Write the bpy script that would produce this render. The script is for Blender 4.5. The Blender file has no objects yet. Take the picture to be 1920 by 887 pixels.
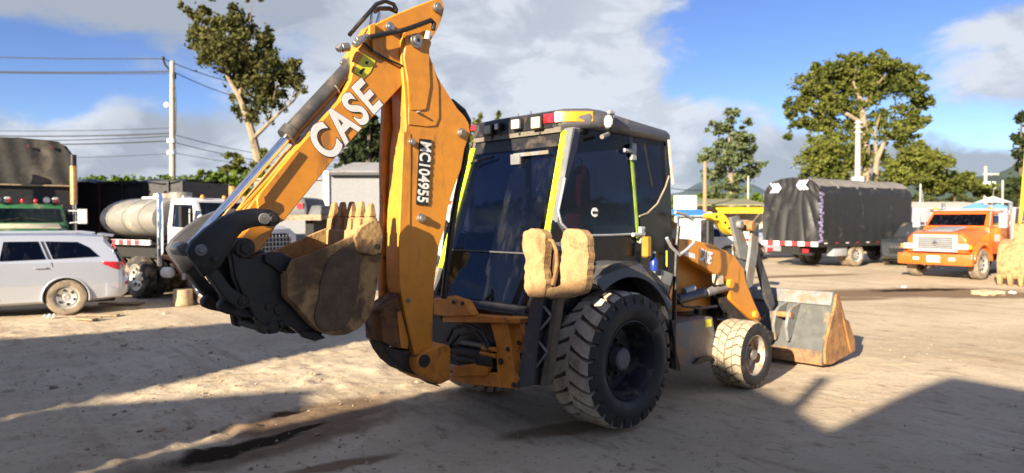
import bpy, bmesh, math, random
import numpy as np
from mathutils import Vector, Matrix
SC = bpy.context.scene
COL = SC.collection
R = math.radians
random.seed(7)

# ------------------------------------------------------------------ camera, sun, sky, exposure
EYE = 1.95            # eye height, m
FOC = 1300.0          # focal length in pixels of a 1920 wide picture
PITCH = math.atan((443.5 - 412.0) / FOC)
cam = bpy.data.cameras.new('camera')
camo = bpy.data.objects.new('camera', cam)
COL.objects.link(camo)
camo.location = (0, 0, EYE)
camo.rotation_euler = (math.pi / 2 - PITCH, 0, 0)
cam.sensor_width = 36.0
cam.lens = 36.0 * FOC / 1920.0
cam.clip_start = 0.05
cam.clip_end = 6000
cam.dof.use_dof = True
cam.dof.focus_distance = 4.3
cam.dof.aperture_fstop = 1.9
SC.camera = camo
SC.render.resolution_x, SC.render.resolution_y = 1024, 473

SUN_EL, SUN_AZ = R(19.5), R(213.5)          # azimuth clockwise from +Y: behind the camera, left
sun = bpy.data.lights.new('sun', 'SUN')
sun.energy = 5.0
sun.angle = R(0.5)
sun.color = (1.0, 0.86, 0.66)
suno = bpy.data.objects.new('sun', sun)
COL.objects.link(suno)
to_sun = Vector((math.sin(SUN_AZ) * math.cos(SUN_EL), math.cos(SUN_AZ) * math.cos(SUN_EL), math.sin(SUN_EL)))
suno.rotation_euler = to_sun.to_track_quat('Z', 'Y').to_euler()
suno.location = to_sun * 60
SC.view_settings.view_transform = 'Standard'
SC.view_settings.look = 'None'
SC.view_settings.exposure = 1.55
SC.view_settings.gamma = 1.0
SC.cycles.max_bounces = 6
SC.cycles.transparent_max_bounces = 12

class NT:
    """small node-tree helper"""
    def __init__(s, tree): s.t = tree; s.n = tree.nodes; s.l = tree.links
    def new(s, typ, **kw):
        n = s.n.new(typ)
        for k, v in kw.items(): setattr(n, k, v)
        return n
    def put(s, sock, v):
        if isinstance(v, bpy.types.NodeSocket): s.l.new(v, sock)
        else:
            if hasattr(sock, 'default_value') and not isinstance(v, (int, float)) and len(v) == 3 and sock.type == 'RGBA': v = (*v, 1)
            sock.default_value = v
    def math(s, op, a, b=None, c=None, clamp=False):
        n = s.new('ShaderNodeMath', operation=op, use_clamp=clamp)
        s.put(n.inputs[0], a)
        if b is not None: s.put(n.inputs[1], b)
        if c is not None: s.put(n.inputs[2], c)
        return n.outputs[0]
    def mix(s, f, a, b, blend='MIX'):
        n = s.new('ShaderNodeMix', data_type='RGBA', blend_type=blend)
        s.put(n.inputs[0], f); s.put(n.inputs[6], a); s.put(n.inputs[7], b)
        return n.outputs[2]
    def noise(s, vec, scale, detail=4, rough=.55, dist=0.0):
        n = s.new('ShaderNodeTexNoise')
        s.put(n.inputs['Vector'], vec); n.inputs['Scale'].default_value = scale
        n.inputs['Detail'].default_value = detail; n.inputs['Roughness'].default_value = rough
        n.inputs['Distortion'].default_value = dist
        return n.outputs['Fac']
    def ramp(s, v, lo, hi, a=0.0, b=1.0):
        n = s.new('ShaderNodeMapRange', interpolation_type='SMOOTHSTEP')
        s.put(n.inputs[0], v); n.inputs[1].default_value = lo; n.inputs[2].default_value = hi
        n.inputs[3].default_value = a; n.inputs[4].default_value = b
        return n.outputs[0]
    def mapping(s, vec, scale=(1, 1, 1), loc=(0, 0, 0), rot=(0, 0, 0)):
        n = s.new('ShaderNodeMapping')
        s.put(n.inputs[0], vec); n.inputs[1].default_value = loc; n.inputs[2].default_value = rot; n.inputs[3].default_value = scale
        return n.outputs[0]

def cam_dir(px, py):
    v = Vector((px - 960, FOC, -(py - 443.5)))
    v = Matrix.Rotation(-PITCH, 3, 'X') @ v
    return v.normalized()

world = bpy.data.worlds.new('World')
SC.world = world
world.use_nodes = True
w = NT(world.node_tree)
bg = w.n['Background']
bg.inputs[1].default_value = 0.034
sky = w.new('ShaderNodeTexSky', sky_type='NISHITA')
sky.sun_disc = False
sky.sun_elevation = SUN_EL
sky.sun_rotation = SUN_AZ
sky.altitude = 2600
sky.air_density = 1.0
sky.dust_density = 0.4
sky.ozone_density = 2.0
hs = w.new('ShaderNodeHueSaturation')
hs.inputs['Hue'].default_value = .517
hs.inputs['Saturation'].default_value = 1.15
hs.inputs['Value'].default_value = 1.75
w.l.new(sky.outputs[0], hs.inputs['Color'])
tc = w.new('ShaderNodeTexCoord').outputs['Generated']
big = w.noise(w.mapping(tc, (1, 1, 2.0)), 3.3, 10, .60, .35)
fine = w.noise(w.mapping(tc, (1, 1, 1.9), (3.1, 1.7, .4)), 8.5, 8, .6, .4)
shade = w.noise(w.mapping(tc, (1, 1, 2.2), (.35, .2, -.06)), 3.4, 5, .5, .2)
sx = w.new('ShaderNodeSeparateXYZ'); w.l.new(tc, sx.inputs[0])
def blob(px, py, rad, stretch=1.0):
    """soft spot in a sky direction: where clouds gather or clear"""
    d = cam_dir(px, py)
    n = w.new('ShaderNodeVectorMath', operation='SUBTRACT'); w.l.new(tc, n.inputs[0]); n.inputs[1].default_value = d
    m = w.new('ShaderNodeVectorMath', operation='MULTIPLY'); w.l.new(n.outputs[0], m.inputs[0]); m.inputs[1].default_value = (1, 1, stretch)
    q = w.new('ShaderNodeVectorMath', operation='LENGTH'); w.l.new(m.outputs[0], q.inputs[0])
    return w.ramp(q.outputs['Value'], rad, rad * .25)
acc = w.math('ADD', w.math('MULTIPLY', big, 1.0), w.math('MULTIPLY', fine, .62))
for px, py, rad, st, wt in [(1560, 60, .30, 1.5, -.34), (1400, 160, .16, 2.5, -.12), (1680, 245, .12, 1.6, -.22), (230, 125, .24, 2.6, -.40), (20, 110, .14, 2.5, -.34), (60, 190, .09, 1.2, -.3), (560, 100, .08, 1.0, -.2),
                            (480, 70, .3, 2.6, .22), (1060, 80, .34, 1.1, .22), (100, 20, .30, 3.0, .22), (180, 240, .25, 1.3, .2), (1830, 130, .16, 1.5, .22),
                            (640, 200, .2, 1.2, .2), (1400, 190, .16, 4.5, .20), (1480, 120, .10, 5, .10), (1600, 330, .2, 2.0, .1), (1870, 240, .08, 1.5, -.25), (1900, 110, .12, 1.5, .2), (1000, 300, .9, 7.0, .16), (1780, 320, .25, 3.0, .16)]:
    acc = w.math('ADD', acc, w.math('MULTIPLY', blob(px, py, rad, st), wt))
cov = w.ramp(acc, .72, .98)
dense = w.ramp(acc, .66, 1.12)
lit = w.ramp(w.math('ADD', shade, w.math('MULTIPLY', w.math('SUBTRACT', fine, .5), 1.3)), .32, .70)
for px, py, rad, st, wt in [(120, 210, .10, 1.0, .5), (1080, 90, .26, 1.2, .5), (1790, 140, .10, 1.2, .7), (600, 230, .2, 1.4, .5), (1340, 225, .2, 3, .4),
                            (420, 60, .28, 2.6, -.5), (60, 20, .25, 3, -.75), (620, 60, .14, 1.0, -.25), (270, 220, .10, 1.0, -.5), (100, 300, .26, 3, -.4), (1800, 290, .24, 1.6, -.9), (1000, 20, .1, 1.4, -.15)]:
    lit = w.math('ADD', lit, w.math('MULTIPLY', blob(px, py, rad, st), wt))
lit = w.math('MINIMUM', w.math('MAXIMUM', lit, 0.0), 1.0)
cloud = w.mix(lit, (4.3, 4.8, 5.6), (7.6, 8.1, 8.9))
skycol = w.mix(w.math('MULTIPLY', cov, .96), hs.outputs[0], cloud)
w.l.new(skycol, bg.inputs[0])

# ------------------------------------------------------------------ picture point -> place helpers
YAW = R(46.9)
FW = Vector((math.sin(YAW), math.cos(YAW), 0))       # the loader's forward
LF = Vector((-math.cos(YAW), math.sin(YAW), 0))      # the loader's left
ORG = Vector((.23, 7.17, 0))                         # under its rear axle
def px_at(px, py, d):
    """place at depth d (world y) seen at a photo pixel"""
    v = cam_dir(px, py)
    return Vector((0, 0, EYE)) + v * (d / v.y)
def px_ground(px, py, z=0.0):
    v = cam_dir(px, py)
    return Vector((0, 0, EYE)) + v * ((z - EYE) / v.z)
def ml(px, py, Y=None, X=None):
    """machine-local place of a photo point lying in the machine plane Y=c or X=c"""
    v = cam_dir(px, py); e = Vector((0, 0, EYE)) - ORG
    n, c = (LF, Y) if Y is not None else (FW, X)
    t = (c - e.dot(n)) / v.dot(n)
    q = e + v * t
    return Vector((q.dot(FW), q.dot(LF), q.z))

# ------------------------------------------------------------------ mesh builder
class MB:
    def __init__(s): s.v = []; s.f = []; s.m = []
    def add(s, vs, fs, m=0):
        b = len(s.v); s.v += [tuple(p) for p in vs]
        for f in fs: s.f.append([i + b for i in f]); s.m.append(m)
        return s
    def box(s, c, sz, rot=None, m=0):
        x, y, z = sz[0] / 2, sz[1] / 2, sz[2] / 2
        p = [Vector(q) for q in [(-x, -y, -z), (x, -y, -z), (x, y, -z), (-x, y, -z), (-x, -y, z), (x, -y, z), (x, y, z), (-x, y, z)]]
        if rot is not None: p = [rot @ q for q in p]
        c = Vector(c)
        return s.add([q + c for q in p], [(0, 3, 2, 1), (4, 5, 6, 7), (0, 1, 5, 4), (1, 2, 6, 5), (2, 3, 7, 6), (3, 0, 4, 7)], m)
    def span(s, a, b, m=0):
        a, b = Vector(a), Vector(b)
        return s.box((a + b) / 2, [abs(b[i] - a[i]) for i in range(3)], None, m)
    def hexa(s, p, m=0):
        return s.add(p, [(0, 3, 2, 1), (4, 5, 6, 7), (0, 1, 5, 4), (1, 2, 6, 5), (2, 3, 7, 6), (3, 0, 4, 7)], m)
    def prism(s, a, b, m=0, capm=None):
        """two matching outlines joined"""
        n = len(a); capm = m if capm is None else capm
        s.add(list(a) + list(b), [], m); o = len(s.v) - 2 * n
        s.f.append([o + i for i in range(n)][::-1]); s.m.append(capm)
        s.f.append([o + n + i for i in range(n)]); s.m.append(capm)
        for i in range(n):
            j = (i + 1) % n
            s.f.append([o + i, o + j, o + n + j, o + n + i]); s.m.append(m)
        return s
    def plateY(s, px, y0, y1, m=0):
        """outline read at machine plane Y=y0, given its thickness to y1"""
        a = [ml(x, y, Y=y0) for x, y in px]
        return s.prism(a, [Vector((p.x, y1, p.z)) for p in a], m)
    def plateX(s, px, x0, x1, m=0):
        a = [ml(x, y, X=x0) for x, y in px]
        return s.prism(a, [Vector((x1, p.y, p.z)) for p in a], m)
    def profY(s, prof, y0, y1, m=0):
        return s.prism([(x, y0, z) for x, z in prof], [(x, y1, z) for x, z in prof], m)
    def profX(s, prof, x0, x1, m=0):
        return s.prism([(x0, y, z) for y, z in prof], [(x1, y, z) for y, z in prof], m)
    def profZ(s, prof, z0, z1, m=0):
        return s.prism([(x, y, z0) for x, y in prof], [(x, y, z1) for x, y in prof], m)
    def cone(s, p0, p1, r0, r1=None, n=16, m=0, caps=True):
        p0, p1 = Vector(p0), Vector(p1); r1 = r0 if r1 is None else r1
        d = (p1 - p0).normalized(); u = d.orthogonal().normalized(); v = d.cross(u)
        vs = []
        for p, r in ((p0, r0), (p1, r1)):
            vs += [p + (u * math.cos(2 * math.pi * i / n) + v * math.sin(2 * math.pi * i / n)) * r for i in range(n)]
        fs = [(i, (i + 1) % n, n + (i + 1) % n, n + i) for i in range(n)]
        if caps: fs += [tuple(range(n))[::-1], tuple(range(n, 2 * n))]
        return s.add(vs, fs, m)
    def tube(s, pts, r, n=8, m=0):
        pts = [Vector(p) for p in pts]; k = len(pts)
        rr = r if isinstance(r, (list, tuple)) else [r] * k
        vs = []; u = None
        for i, p in enumerate(pts):
            d = (pts[min(i + 1, k - 1)] - pts[max(i - 1, 0)]).normalized()
            u = d.orthogonal().normalized() if u is None else (u - d * u.dot(d)).normalized()
            v = d.cross(u)
            vs += [p + (u * math.cos(2 * math.pi * j / n) + v * math.sin(2 * math.pi * j / n)) * rr[i] for j in range(n)]
        fs = [(i * n + j, i * n + (j + 1) % n, (i + 1) * n + (j + 1) % n, (i + 1) * n + j) for i in range(k - 1) for j in range(n)]
        fs += [tuple(range(n))[::-1], tuple(range((k - 1) * n, k * n))]
        return s.add(vs, fs, m)
    def lathe(s, prof, c, axis='y', n=40, m=0, close=False):
        """prof: (radius, along); mats may be given as third item for the strip that starts there"""
        c = Vector(c); k = len(prof); vs = []
        for q in prof:
            r, t = q[0], q[1]
            for i in range(n):
                a = 2 * math.pi * i / n
                e = {'y': (r * math.cos(a), t, r * math.sin(a)), 'x': (t, r * math.cos(a), r * math.sin(a)), 'z': (r * math.cos(a), r * math.sin(a), t)}[axis]
                vs.append(c + Vector(e))
        b = len(s.v); s.v += [tuple(p) for p in vs]
        for i in range(k - 1 + (1 if close else 0)):
            mm = prof[i][2] if len(prof[i]) > 2 else m; i2 = (i + 1) % k
            for j in range(n):
                s.f.append([b + i * n + j, b + i * n + (j + 1) % n, b + i2 * n + (j + 1) % n, b + i2 * n + j]); s.m.append(mm)
        return s
    def ball(s, c, r, m=0, n=10, sq=(1, 1, 1)):
        c = Vector(c); k = max(4, n // 2)
        prof = [(math.sin(math.pi * i / k), -math.cos(math.pi * i / k)) for i in range(k + 1)]
        vs = [c + Vector((max(p[0], .001) * math.cos(2 * math.pi * j / n) * r * sq[0], max(p[0], .001) * math.sin(2 * math.pi * j / n) * r * sq[1], p[1] * r * sq[2])) for p in prof for j in range(n)]
        fs = [(i * n + j, i * n + (j + 1) % n, (i + 1) * n + (j + 1) % n, (i + 1) * n + j) for i in range(k) for j in range(n)]
        return s.add(vs, fs, m)
    def loft(s, rings, m=0, caps=True, closed=True):
        n = len(rings[0]); vs = [p for r in rings for p in r]
        fs = []
        for i in range(len(rings) - 1):
            for j in range(n if closed else n - 1):
                fs.append((i * n + j, i * n + (j + 1) % n, (i + 1) * n + (j + 1) % n, (i + 1) * n + j))
        if caps: fs += [tuple(range(n))[::-1], tuple(range((len(rings) - 1) * n, len(rings) * n))]
        return s.add(vs, fs, m)
    def build(s, name, mats, parent=None, bev=0.0, ang=35, seg=1, loc=None):
        me = bpy.data.meshes.new(name)
        me.from_pydata(s.v, [], s.f)
        mats = mats if isinstance(mats, (list, tuple)) else [mats]
        for q in mats: me.materials.append(q)
        me.polygons.foreach_set('material_index', s.m)
        bm = bmesh.new(); bm.from_mesh(me)
        bmesh.ops.recalc_face_normals(bm, faces=bm.faces)
        if bev > 0:
            es = [e for e in bm.edges if len(e.link_faces) == 2 and e.calc_face_angle(0) > R(30)]
            try: bmesh.ops.bevel(bm, geom=es, offset=bev, segments=seg, affect='EDGES', profile=.5, clamp_overlap=True)
            except Exception: pass
        bm.to_mesh(me); bm.free()
        me.polygons.foreach_set('use_smooth', [True] * len(me.polygons))
        me.set_sharp_from_angle(angle=R(ang))
        o = bpy.data.objects.new(name, me); COL.objects.link(o)
        if parent is not None: o.parent = parent
        if loc is not None: o.location = loc
        return o

def tag(o, label, cat, group=None, kind=None):
    o['label'] = label; o['category'] = cat
    if group: o['group'] = group
    if kind: o['kind'] = kind
    return o
def structure(o): o['kind'] = 'structure'; return o
def thing(name, label, cat, loc=(0, 0, 0), rz=0.0, group=None):
    o = bpy.data.objects.new(name, None); COL.objects.link(o)
    o.empty_display_size = .3
    o.location = loc; o.rotation_euler = (0, 0, rz)
    return tag(o, label, cat, group)
def dup_tree(o, parent=None):
    c = o.copy(); COL.objects.link(c)
    if parent is not None: c.parent = parent
    for ch in list(o.children): dup_tree(ch, c)
    return c
def heading(fx, fy): return math.atan2(fy, fx)
def text_mesh(txt, mats, parent, name, origin, xdir, ydir, size, bold=0.0, depth=.004, shear=0.0, space=1.0, aspect=1.0, center=False):
    cu = bpy.data.curves.new('lettering', 'FONT'); cu.body = txt; cu.size = size; cu.offset = bold; cu.extrude = depth; cu.shear = shear; cu.space_character = space
    if center: cu.align_x = 'CENTER'; cu.align_y = 'CENTER'
    to = bpy.data.objects.new('lettering', cu); COL.objects.link(to)
    dg = bpy.context.evaluated_depsgraph_get()
    me = bpy.data.meshes.new_from_object(to.evaluated_get(dg))
    bpy.data.objects.remove(to); bpy.data.curves.remove(cu)
    xd, yd = Vector(xdir).normalized(), Vector(ydir).normalized(); zd = xd.cross(yd)
    M = Matrix((( xd.x * aspect, yd.x, zd.x, origin[0]), (xd.y * aspect, yd.y, zd.y, origin[1]), (xd.z * aspect, yd.z, zd.z, origin[2]), (0, 0, 0, 1)))
    me.transform(M)
    me.materials.clear(); me.materials.append(mats)
    o = bpy.data.objects.new(name, me); COL.objects.link(o); o.parent = parent
    return o

# ------------------------------------------------------------------ materials
def mat(name, col, rough=.5, metal=0.0, var=.12, dirt=None, damt=.35, dscale=3.0, vscale=9.0, bump=0.0, bscale=40.0, coat=0.0, spec=.5, streak=None):
    m = bpy.data.materials.new(name); m.use_nodes = True
    t = NT(m.node_tree); b = t.n['Principled BSDF']
    oc = t.new('ShaderNodeTexCoord').outputs['Object']
    n1 = t.noise(oc, vscale, 5, .6)
    base = t.mix(t.ramp(n1, .3, .7), tuple(c * (1 - var) for c in col), tuple(min(1, c * (1 + var)) for c in col))
    rr = t.ramp(n1, .25, .75, max(.03, rough - .08), min(1, rough + .1))
    if dirt is not None:
        n2 = t.noise(t.mapping(oc, streak or (1, 1, 1)), dscale, 8, .65, .4)
        k = t.ramp(n2, .62 - damt * .35, .74 - damt * .2)
        base = t.mix(k, base, dirt)
        rr = t.math('ADD', rr, t.math('MULTIPLY', k, .3), clamp=True)
    t.put(b.inputs['Base Color'], base); t.put(b.inputs['Roughness'], rr)
    b.inputs['Metallic'].default_value = metal
    b.inputs['Specular IOR Level'].default_value = spec
    if coat: b.inputs['Coat Weight'].default_value = coat; b.inputs['Coat Roughness'].default_value = .08
    if bump:
        n3 = t.noise(oc, bscale, 5, .6)
        bp = t.new('ShaderNodeBump'); bp.inputs['Strength'].default_value = bump; bp.inputs['Distance'].default_value = .02
        t.l.new(n3, bp.inputs['Height']); t.l.new(bp.outputs[0], b.inputs['Normal'])
    return m
def glass(name, tint, clear=.5, rough=.02, dust=.045, ior=1.5):
    """tinted pane: see-through share plus a mirror coat, with dust runs down it"""
    m = bpy.data.materials.new(name); m.use_nodes = True
    t = NT(m.node_tree); out = t.n['Material Output']; t.n.remove(t.n['Principled BSDF'])
    oc = t.new('ShaderNodeTexCoord').outputs['Object']
    tr = t.new('ShaderNodeBsdfTransparent'); t.put(tr.inputs[0], tuple(c * clear for c in tint))
    di = t.new('ShaderNodeBsdfDiffuse'); t.put(di.inputs[0], tuple(c * .05 for c in tint))
    du = t.new('ShaderNodeBsdfDiffuse'); t.put(du.inputs[0], (.34, .33, .32))
    gl = t.new('ShaderNodeBsdfGlossy'); t.put(gl.inputs[0], (.85, .92, 1)); gl.inputs['Roughness'].default_value = rough
    fr = t.new('ShaderNodeFresnel'); fr.inputs[0].default_value = ior
    m1 = t.new('ShaderNodeMixShader'); m1.inputs[0].default_value = .07; t.l.new(tr.outputs[0], m1.inputs[1]); t.l.new(di.outputs[0], m1.inputs[2])
    m2 = t.new('ShaderNodeMixShader'); bf = t.new('ShaderNodeNewGeometry'); t.l.new(t.math('MULTIPLY', fr.outputs[0], t.math('SUBTRACT', 1.0, bf.outputs['Backfacing'])), m2.inputs[0]); t.l.new(m1.outputs[0], m2.inputs[1]); t.l.new(gl.outputs[0], m2.inputs[2])
    st = t.noise(t.mapping(oc, (5, 5, .7)), 1.6, 5, .6, .3)
    k = t.math('MULTIPLY', t.ramp(st, .50, .74), dust)
    m3 = t.new('ShaderNodeMixShader'); t.l.new(k, m3.inputs[0]); t.l.new(m2.outputs[0], m3.inputs[1]); t.l.new(du.outputs[0], m3.inputs[2])
    t.l.new(m3.outputs[0], out.inputs[0])
    return m

DUST = (.42, .31, .20)
M = {}
M['orange'] = mat('orange_paint', (.65, .25, .02), .42, var=.08, dirt=(.36, .145, .03), damt=.15, dscale=3.2, bump=.04, bscale=60, coat=.15, streak=(1.6, 1.6, .45))
M['yellow_edge'] = mat('orange_paint_edge', (.70, .28, .022), .42, var=.05, dirt=(.45, .2, .05), damt=.2, dscale=4, coat=.1)
M['orange_grime'] = mat('grimy_orange_paint', (.62, .22, .022), .55, var=.15, dirt=(.16, .07, .025), damt=.22, dscale=6, bump=.15)
M['black'] = mat('black_paint', (.012, .012, .014), .45, var=.3, dirt=(.06, .045, .035), damt=.3, dscale=5, bump=.08)
M['coal'] = mat('grimy_dark_steel', (.022, .020, .020), .6, var=.4, dirt=(.08, .055, .035), damt=.45, dscale=6, bump=.25)
M['charcoal'] = mat('charcoal_plastic', (.07, .07, .075), .55, var=.15, dirt=(.16, .13, .10), damt=.3, dscale=4, bump=.05)
M['grey_steel'] = mat('grey_painted_steel', (.20, .205, .20), .5, var=.15, dirt=(.22, .15, .085), damt=.42, dscale=5, bump=.1)
M['pale_grey'] = mat('pale_grey_paint', (.33, .35, .37), .45, var=.1, dirt=(.3, .24, .18), damt=.3, dscale=5)
M['chrome'] = mat('chrome', (.82, .83, .85), .12, 1.0, var=.05)
M['bright_steel'] = mat('worn_steel', (.42, .40, .37), .38, .85, var=.25, dirt=(.2, .14, .09), damt=.45, dscale=9, bump=.1)
M['bronze'] = mat('copper_pipe', (.70, .34, .14), .35, .6, var=.15)
M['rubber'] = mat('black_rubber', (.014, .014, .015), .62, var=.25, dirt=(.045, .038, .03), damt=.35, dscale=6, bump=.1)
M['dusty_rubber'] = mat('dusty_tread', (.60, .52, .41), .95, var=.15, dirt=(.36, .29, .21), damt=.3, dscale=10, bump=.25, bscale=30)
M['groove'] = mat('tread_groove', (.36, .30, .22), .95, var=.35, dirt=(.2, .15, .1), damt=.3, dscale=12, bump=.3)
M['pale_tread'] = mat('pale_dusty_tread', (.43, .355, .24), .9, var=.14, dirt=(.30, .24, .16), damt=.3, dscale=9, bump=.25, bscale=30)
M['groove2'] = mat('pale_tread_groove', (.22, .175, .12), .95, var=.25, bump=.3)
M['glass'] = glass('tinted_glass', (.45, .51, .66), .66)
M['side_glass'] = glass('tinted_side_glass', (.52, .55, .68), .76, dust=.012, ior=1.34)
M['gloss_black'] = mat('gloss_black_panel', (.006, .007, .010), .22, var=.3, dirt=(.03, .027, .024), damt=.06, dscale=5, spec=.3)
M['dark_glass'] = glass('dark_glass', (.12, .14, .17), .3)
M['white'] = mat('white_lettering', (.78, .78, .76), .45, var=.04, dirt=(.6, .55, .48), damt=.2, dscale=8)
M['outline'] = mat('lettering_outline', (.16, .10, .08), .5, var=.05)
M['label_yellow'] = mat('yellow_sticker', (.72, .66, .04), .45, var=.06)
M['tape'] = mat('fluorescent_yellow_tape', (.72, .95, .03), .4, var=.04, dirt=(.6, .7, .1), damt=.15, dscale=12)
M['amber'] = mat('amber_lens', (.90, .26, .01), .2, var=.15, vscale=14, coat=.5)
M['red_lens'] = mat('red_lens', (.55, .02, .03), .2, var=.2, vscale=20, coat=.5)
M['lens'] = mat('lamp_lens', (.78, .76, .66), .15, var=.06, coat=.6)
M['cream_lens'] = mat('cream_lens', (.62, .56, .34), .2, var=.06, coat=.5)
M['pad'] = mat('mud_caked_steel', (.40, .25, .115), .9, var=.2, dirt=(.22, .13, .06), damt=.42, dscale=7, bump=.4, bscale=55)
M['mud'] = mat('muddy_bucket_steel', (.15, .088, .042), .85, var=.3, dirt=(.44, .27, .11), damt=.5, dscale=4.5, bump=.5, bscale=18)
M['mud_pale'] = mat('dried_clay', (.37, .23, .095), .92, var=.2, dirt=(.27, .165, .07), damt=.4, dscale=6, bump=.5, bscale=20)
M['rust'] = mat('rusty_steel', (.34, .17, .06), .8, var=.25, dirt=(.19, .10, .05), damt=.4, dscale=6, bump=.35, bscale=30)
M['rust_dark'] = mat('dull_rust', (.25, .14, .065), .85, var=.25, dirt=(.12, .09, .07), damt=.4, dscale=6, bump=.3)
M['bucket_grey'] = mat('worn_grey_bucket', (.09, .093, .09), .5, var=.14, dirt=(.26, .19, .10), damt=.16, dscale=2.6, bump=.15)
M['maroon'] = mat('maroon_fabric', (.42, .02, .06), .85, var=.2)
M['blue'] = mat('blue_plastic', (.015, .045, .26), .35, var=.1)
M['yellow'] = mat('yellow_paint', (.80, .52, .02), .42, var=.06, dirt=(.5, .34, .06), damt=.25, dscale=4)

# ------------------------------------------------------------------ ground
_rng = np.random.default_rng(5)
_tab = _rng.random((256, 256))
def vnoise(x, y, s):
    x = np.asarray(x) * s + 100.3; y = np.asarray(y) * s + 57.7
    xi = np.floor(x).astype(int); yi = np.floor(y).astype(int); u = x - xi; v = y - yi
    u = u * u * (3 - 2 * u); v = v * v * (3 - 2 * v)
    g = lambda a, b: _tab[a & 255, b & 255]
    return (g(xi, yi) * (1 - u) + g(xi + 1, yi) * u) * (1 - v) + (g(xi, yi + 1) * (1 - u) + g(xi + 1, yi + 1) * u) * v - .5
def ground_z(x, y):
    x = np.asarray(x, float); y = np.asarray(y, float)
    near = np.clip((16 - y) / 6, 0, 1) * np.clip((y - 1.0) / 1.5, .3, 1)
    rough = np.clip((1.5 - x) / 3.5, .3, 1)                      # the left of the yard is more churned up
    along = (x * .62 + y * .78); across = (x * .78 - y * .62)      # wheel ruts run along the drive
    h = .055 * vnoise(x, y, .55) + .055 * vnoise(along * .35, across, 1.6) * .6 + .014 * vnoise(x, y, 2.3) * rough + .016 * vnoise(x, y, 5.5) * rough + .015 * vnoise(x, y, 12) * rough + .012 * vnoise(x, y, 24) * rough
    clod = np.clip(vnoise(x, y, 4.2) + .5 - .70, 0, 1) * .16 * rough + np.clip(vnoise(x + 9, y, 8.5) + .5 - .74, 0, 1) * .12 * rough
    return (h + clod) * near - .012
def graded(segs):
    out = []
    for a, b, n in segs: out += list(np.linspace(a, b, n, endpoint=False))
    out.append(segs[-1][1]); return np.array(out)
gx = graded([(-3000, -300, 4), (-300, -40, 10), (-40, -12, 60), (-12, 8, 300), (8, 40, 60), (40, 300, 10), (300, 3000, 4)])
gy = graded([(-300, -20, 6), (-20, 2, 20), (2, 3.6, 30), (3.6, 13, 190), (13, 24, 50), (24, 90, 20), (90, 400, 8), (400, 4000, 5)])
XX, YY = np.meshgrid(gx, gy)
ZZ = ground_z(XX, YY)
nx, ny = len(gx), len(gy)
gv = np.stack([XX, YY, ZZ], -1).reshape(-1, 3)
idx = np.arange(nx * ny).reshape(ny, nx)
gf = np.stack([idx[:-1, :-1], idx[:-1, 1:], idx[1:, 1:], idx[1:, :-1]], -1).reshape(-1, 4)
me = bpy.data.meshes.new('ground')
me.from_pydata(gv.tolist(), [], gf.tolist())
me.polygons.foreach_set('use_smooth', [True] * len(me.polygons))
gm = bpy.data.materials.new('dirt'); gm.use_nodes = True
t = NT(gm.node_tree); b = t.n['Principled BSDF']
oc = t.new('ShaderNodeTexCoord').outputs['Object']
rot = t.mapping(oc, (1, 1, 1), rot=(0, 0, R(-38.5)))
n_big = t.noise(oc, .35, 5, .6, .6)
n_mid = t.noise(oc, 1.7, 7, .62, .3)
n_fin = t.noise(oc, 14, 8, .7)
n_grit = t.noise(oc, 70, 3, .7)
n_wide = t.noise(t.mapping(rot, (1.0, .6, 1)), .8, 8, .68, .5)
n_rut = t.noise(t.mapping(rot, (2.4, .22, 1)), 1.0, 7, .6, .3)
col = t.mix(t.ramp(n_big, .33, .68), (.47, .375, .255), (.60, .495, .35))
col = t.mix(t.math('MULTIPLY', t.ramp(n_mid, .5, .72), .45), col, (.38, .28, .185))
col = t.mix(t.math('MULTIPLY', t.ramp(n_rut, .54, .66), .55), col, (.34, .25, .165))
col = t.mix(t.math('MULTIPLY', t.ramp(n_fin, .60, .78), .45), col, (.56, .46, .34))
col = t.mix(t.math('MULTIPLY', t.ramp(n_fin, .46, .30), .6), col, (.24, .17, .11))
n_clump = t.noise(t.mapping(rot, (1.0, .45, 1)), 6.0, 9, .75, .6)
col = t.mix(t.math('MULTIPLY', t.ramp(n_clump, .53, .66), .62), col, (.24, .165, .105))
col = t.mix(t.math('MULTIPLY', t.ramp(n_grit, .62, .75), .35), col, (.20, .15, .11))
col = t.mix(t.math('MULTIPLY', t.ramp(n_wide, .52, .68), .26), col, (.30, .205, .13))
rgh = .95
def patch(px, py, half_u, half_v, ang, soft=.45, wob=.32):
    """mask of a stain: an ellipse on the ground with a ragged rim"""
    c = px_ground(px, py)
    q = t.mapping(oc, (1, 1, 1), (-c.x, -c.y, 0))
    q = t.mapping(q, (1 / half_u, 1 / half_v, 0), rot=(0, 0, 0)) if not ang else t.mapping(t.mapping(q, (1, 1, 0), rot=(0, 0, -ang)), (1 / half_u, 1 / half_v, 0))
    ln = t.new('ShaderNodeVectorMath', operation='LENGTH'); t.l.new(q, ln.inputs[0])
    d = t.math('ADD', ln.outputs['Value'], t.math('MULTIPLY', t.math('SUBTRACT', t.noise(oc, 2.6, 7, .65, .5), .5), wob * 2.4))
    return t.ramp(d, 1.0 + soft * .3, 1.0 - soft)
damp = None
for p in [(590, 775, 1.15, .42, R(47)), (500, 832, 1.5, .36, R(46)), (625, 782, .85, .34, R(47)), (1690, 548, 4.2, 1.3, R(12)), (1880, 553, 3.0, .8, R(5)), (1500, 517, 3.2, .5, R(20)), (1590, 560, 1.6, .4, R(10)),
          (1060, 800, .8, .2, R(30)), (640, 870, .5, .12, R(30))]:
    k = patch(*p)
    damp = k if damp is None else t.math('MAXIMUM', damp, k)
wet = None
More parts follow.
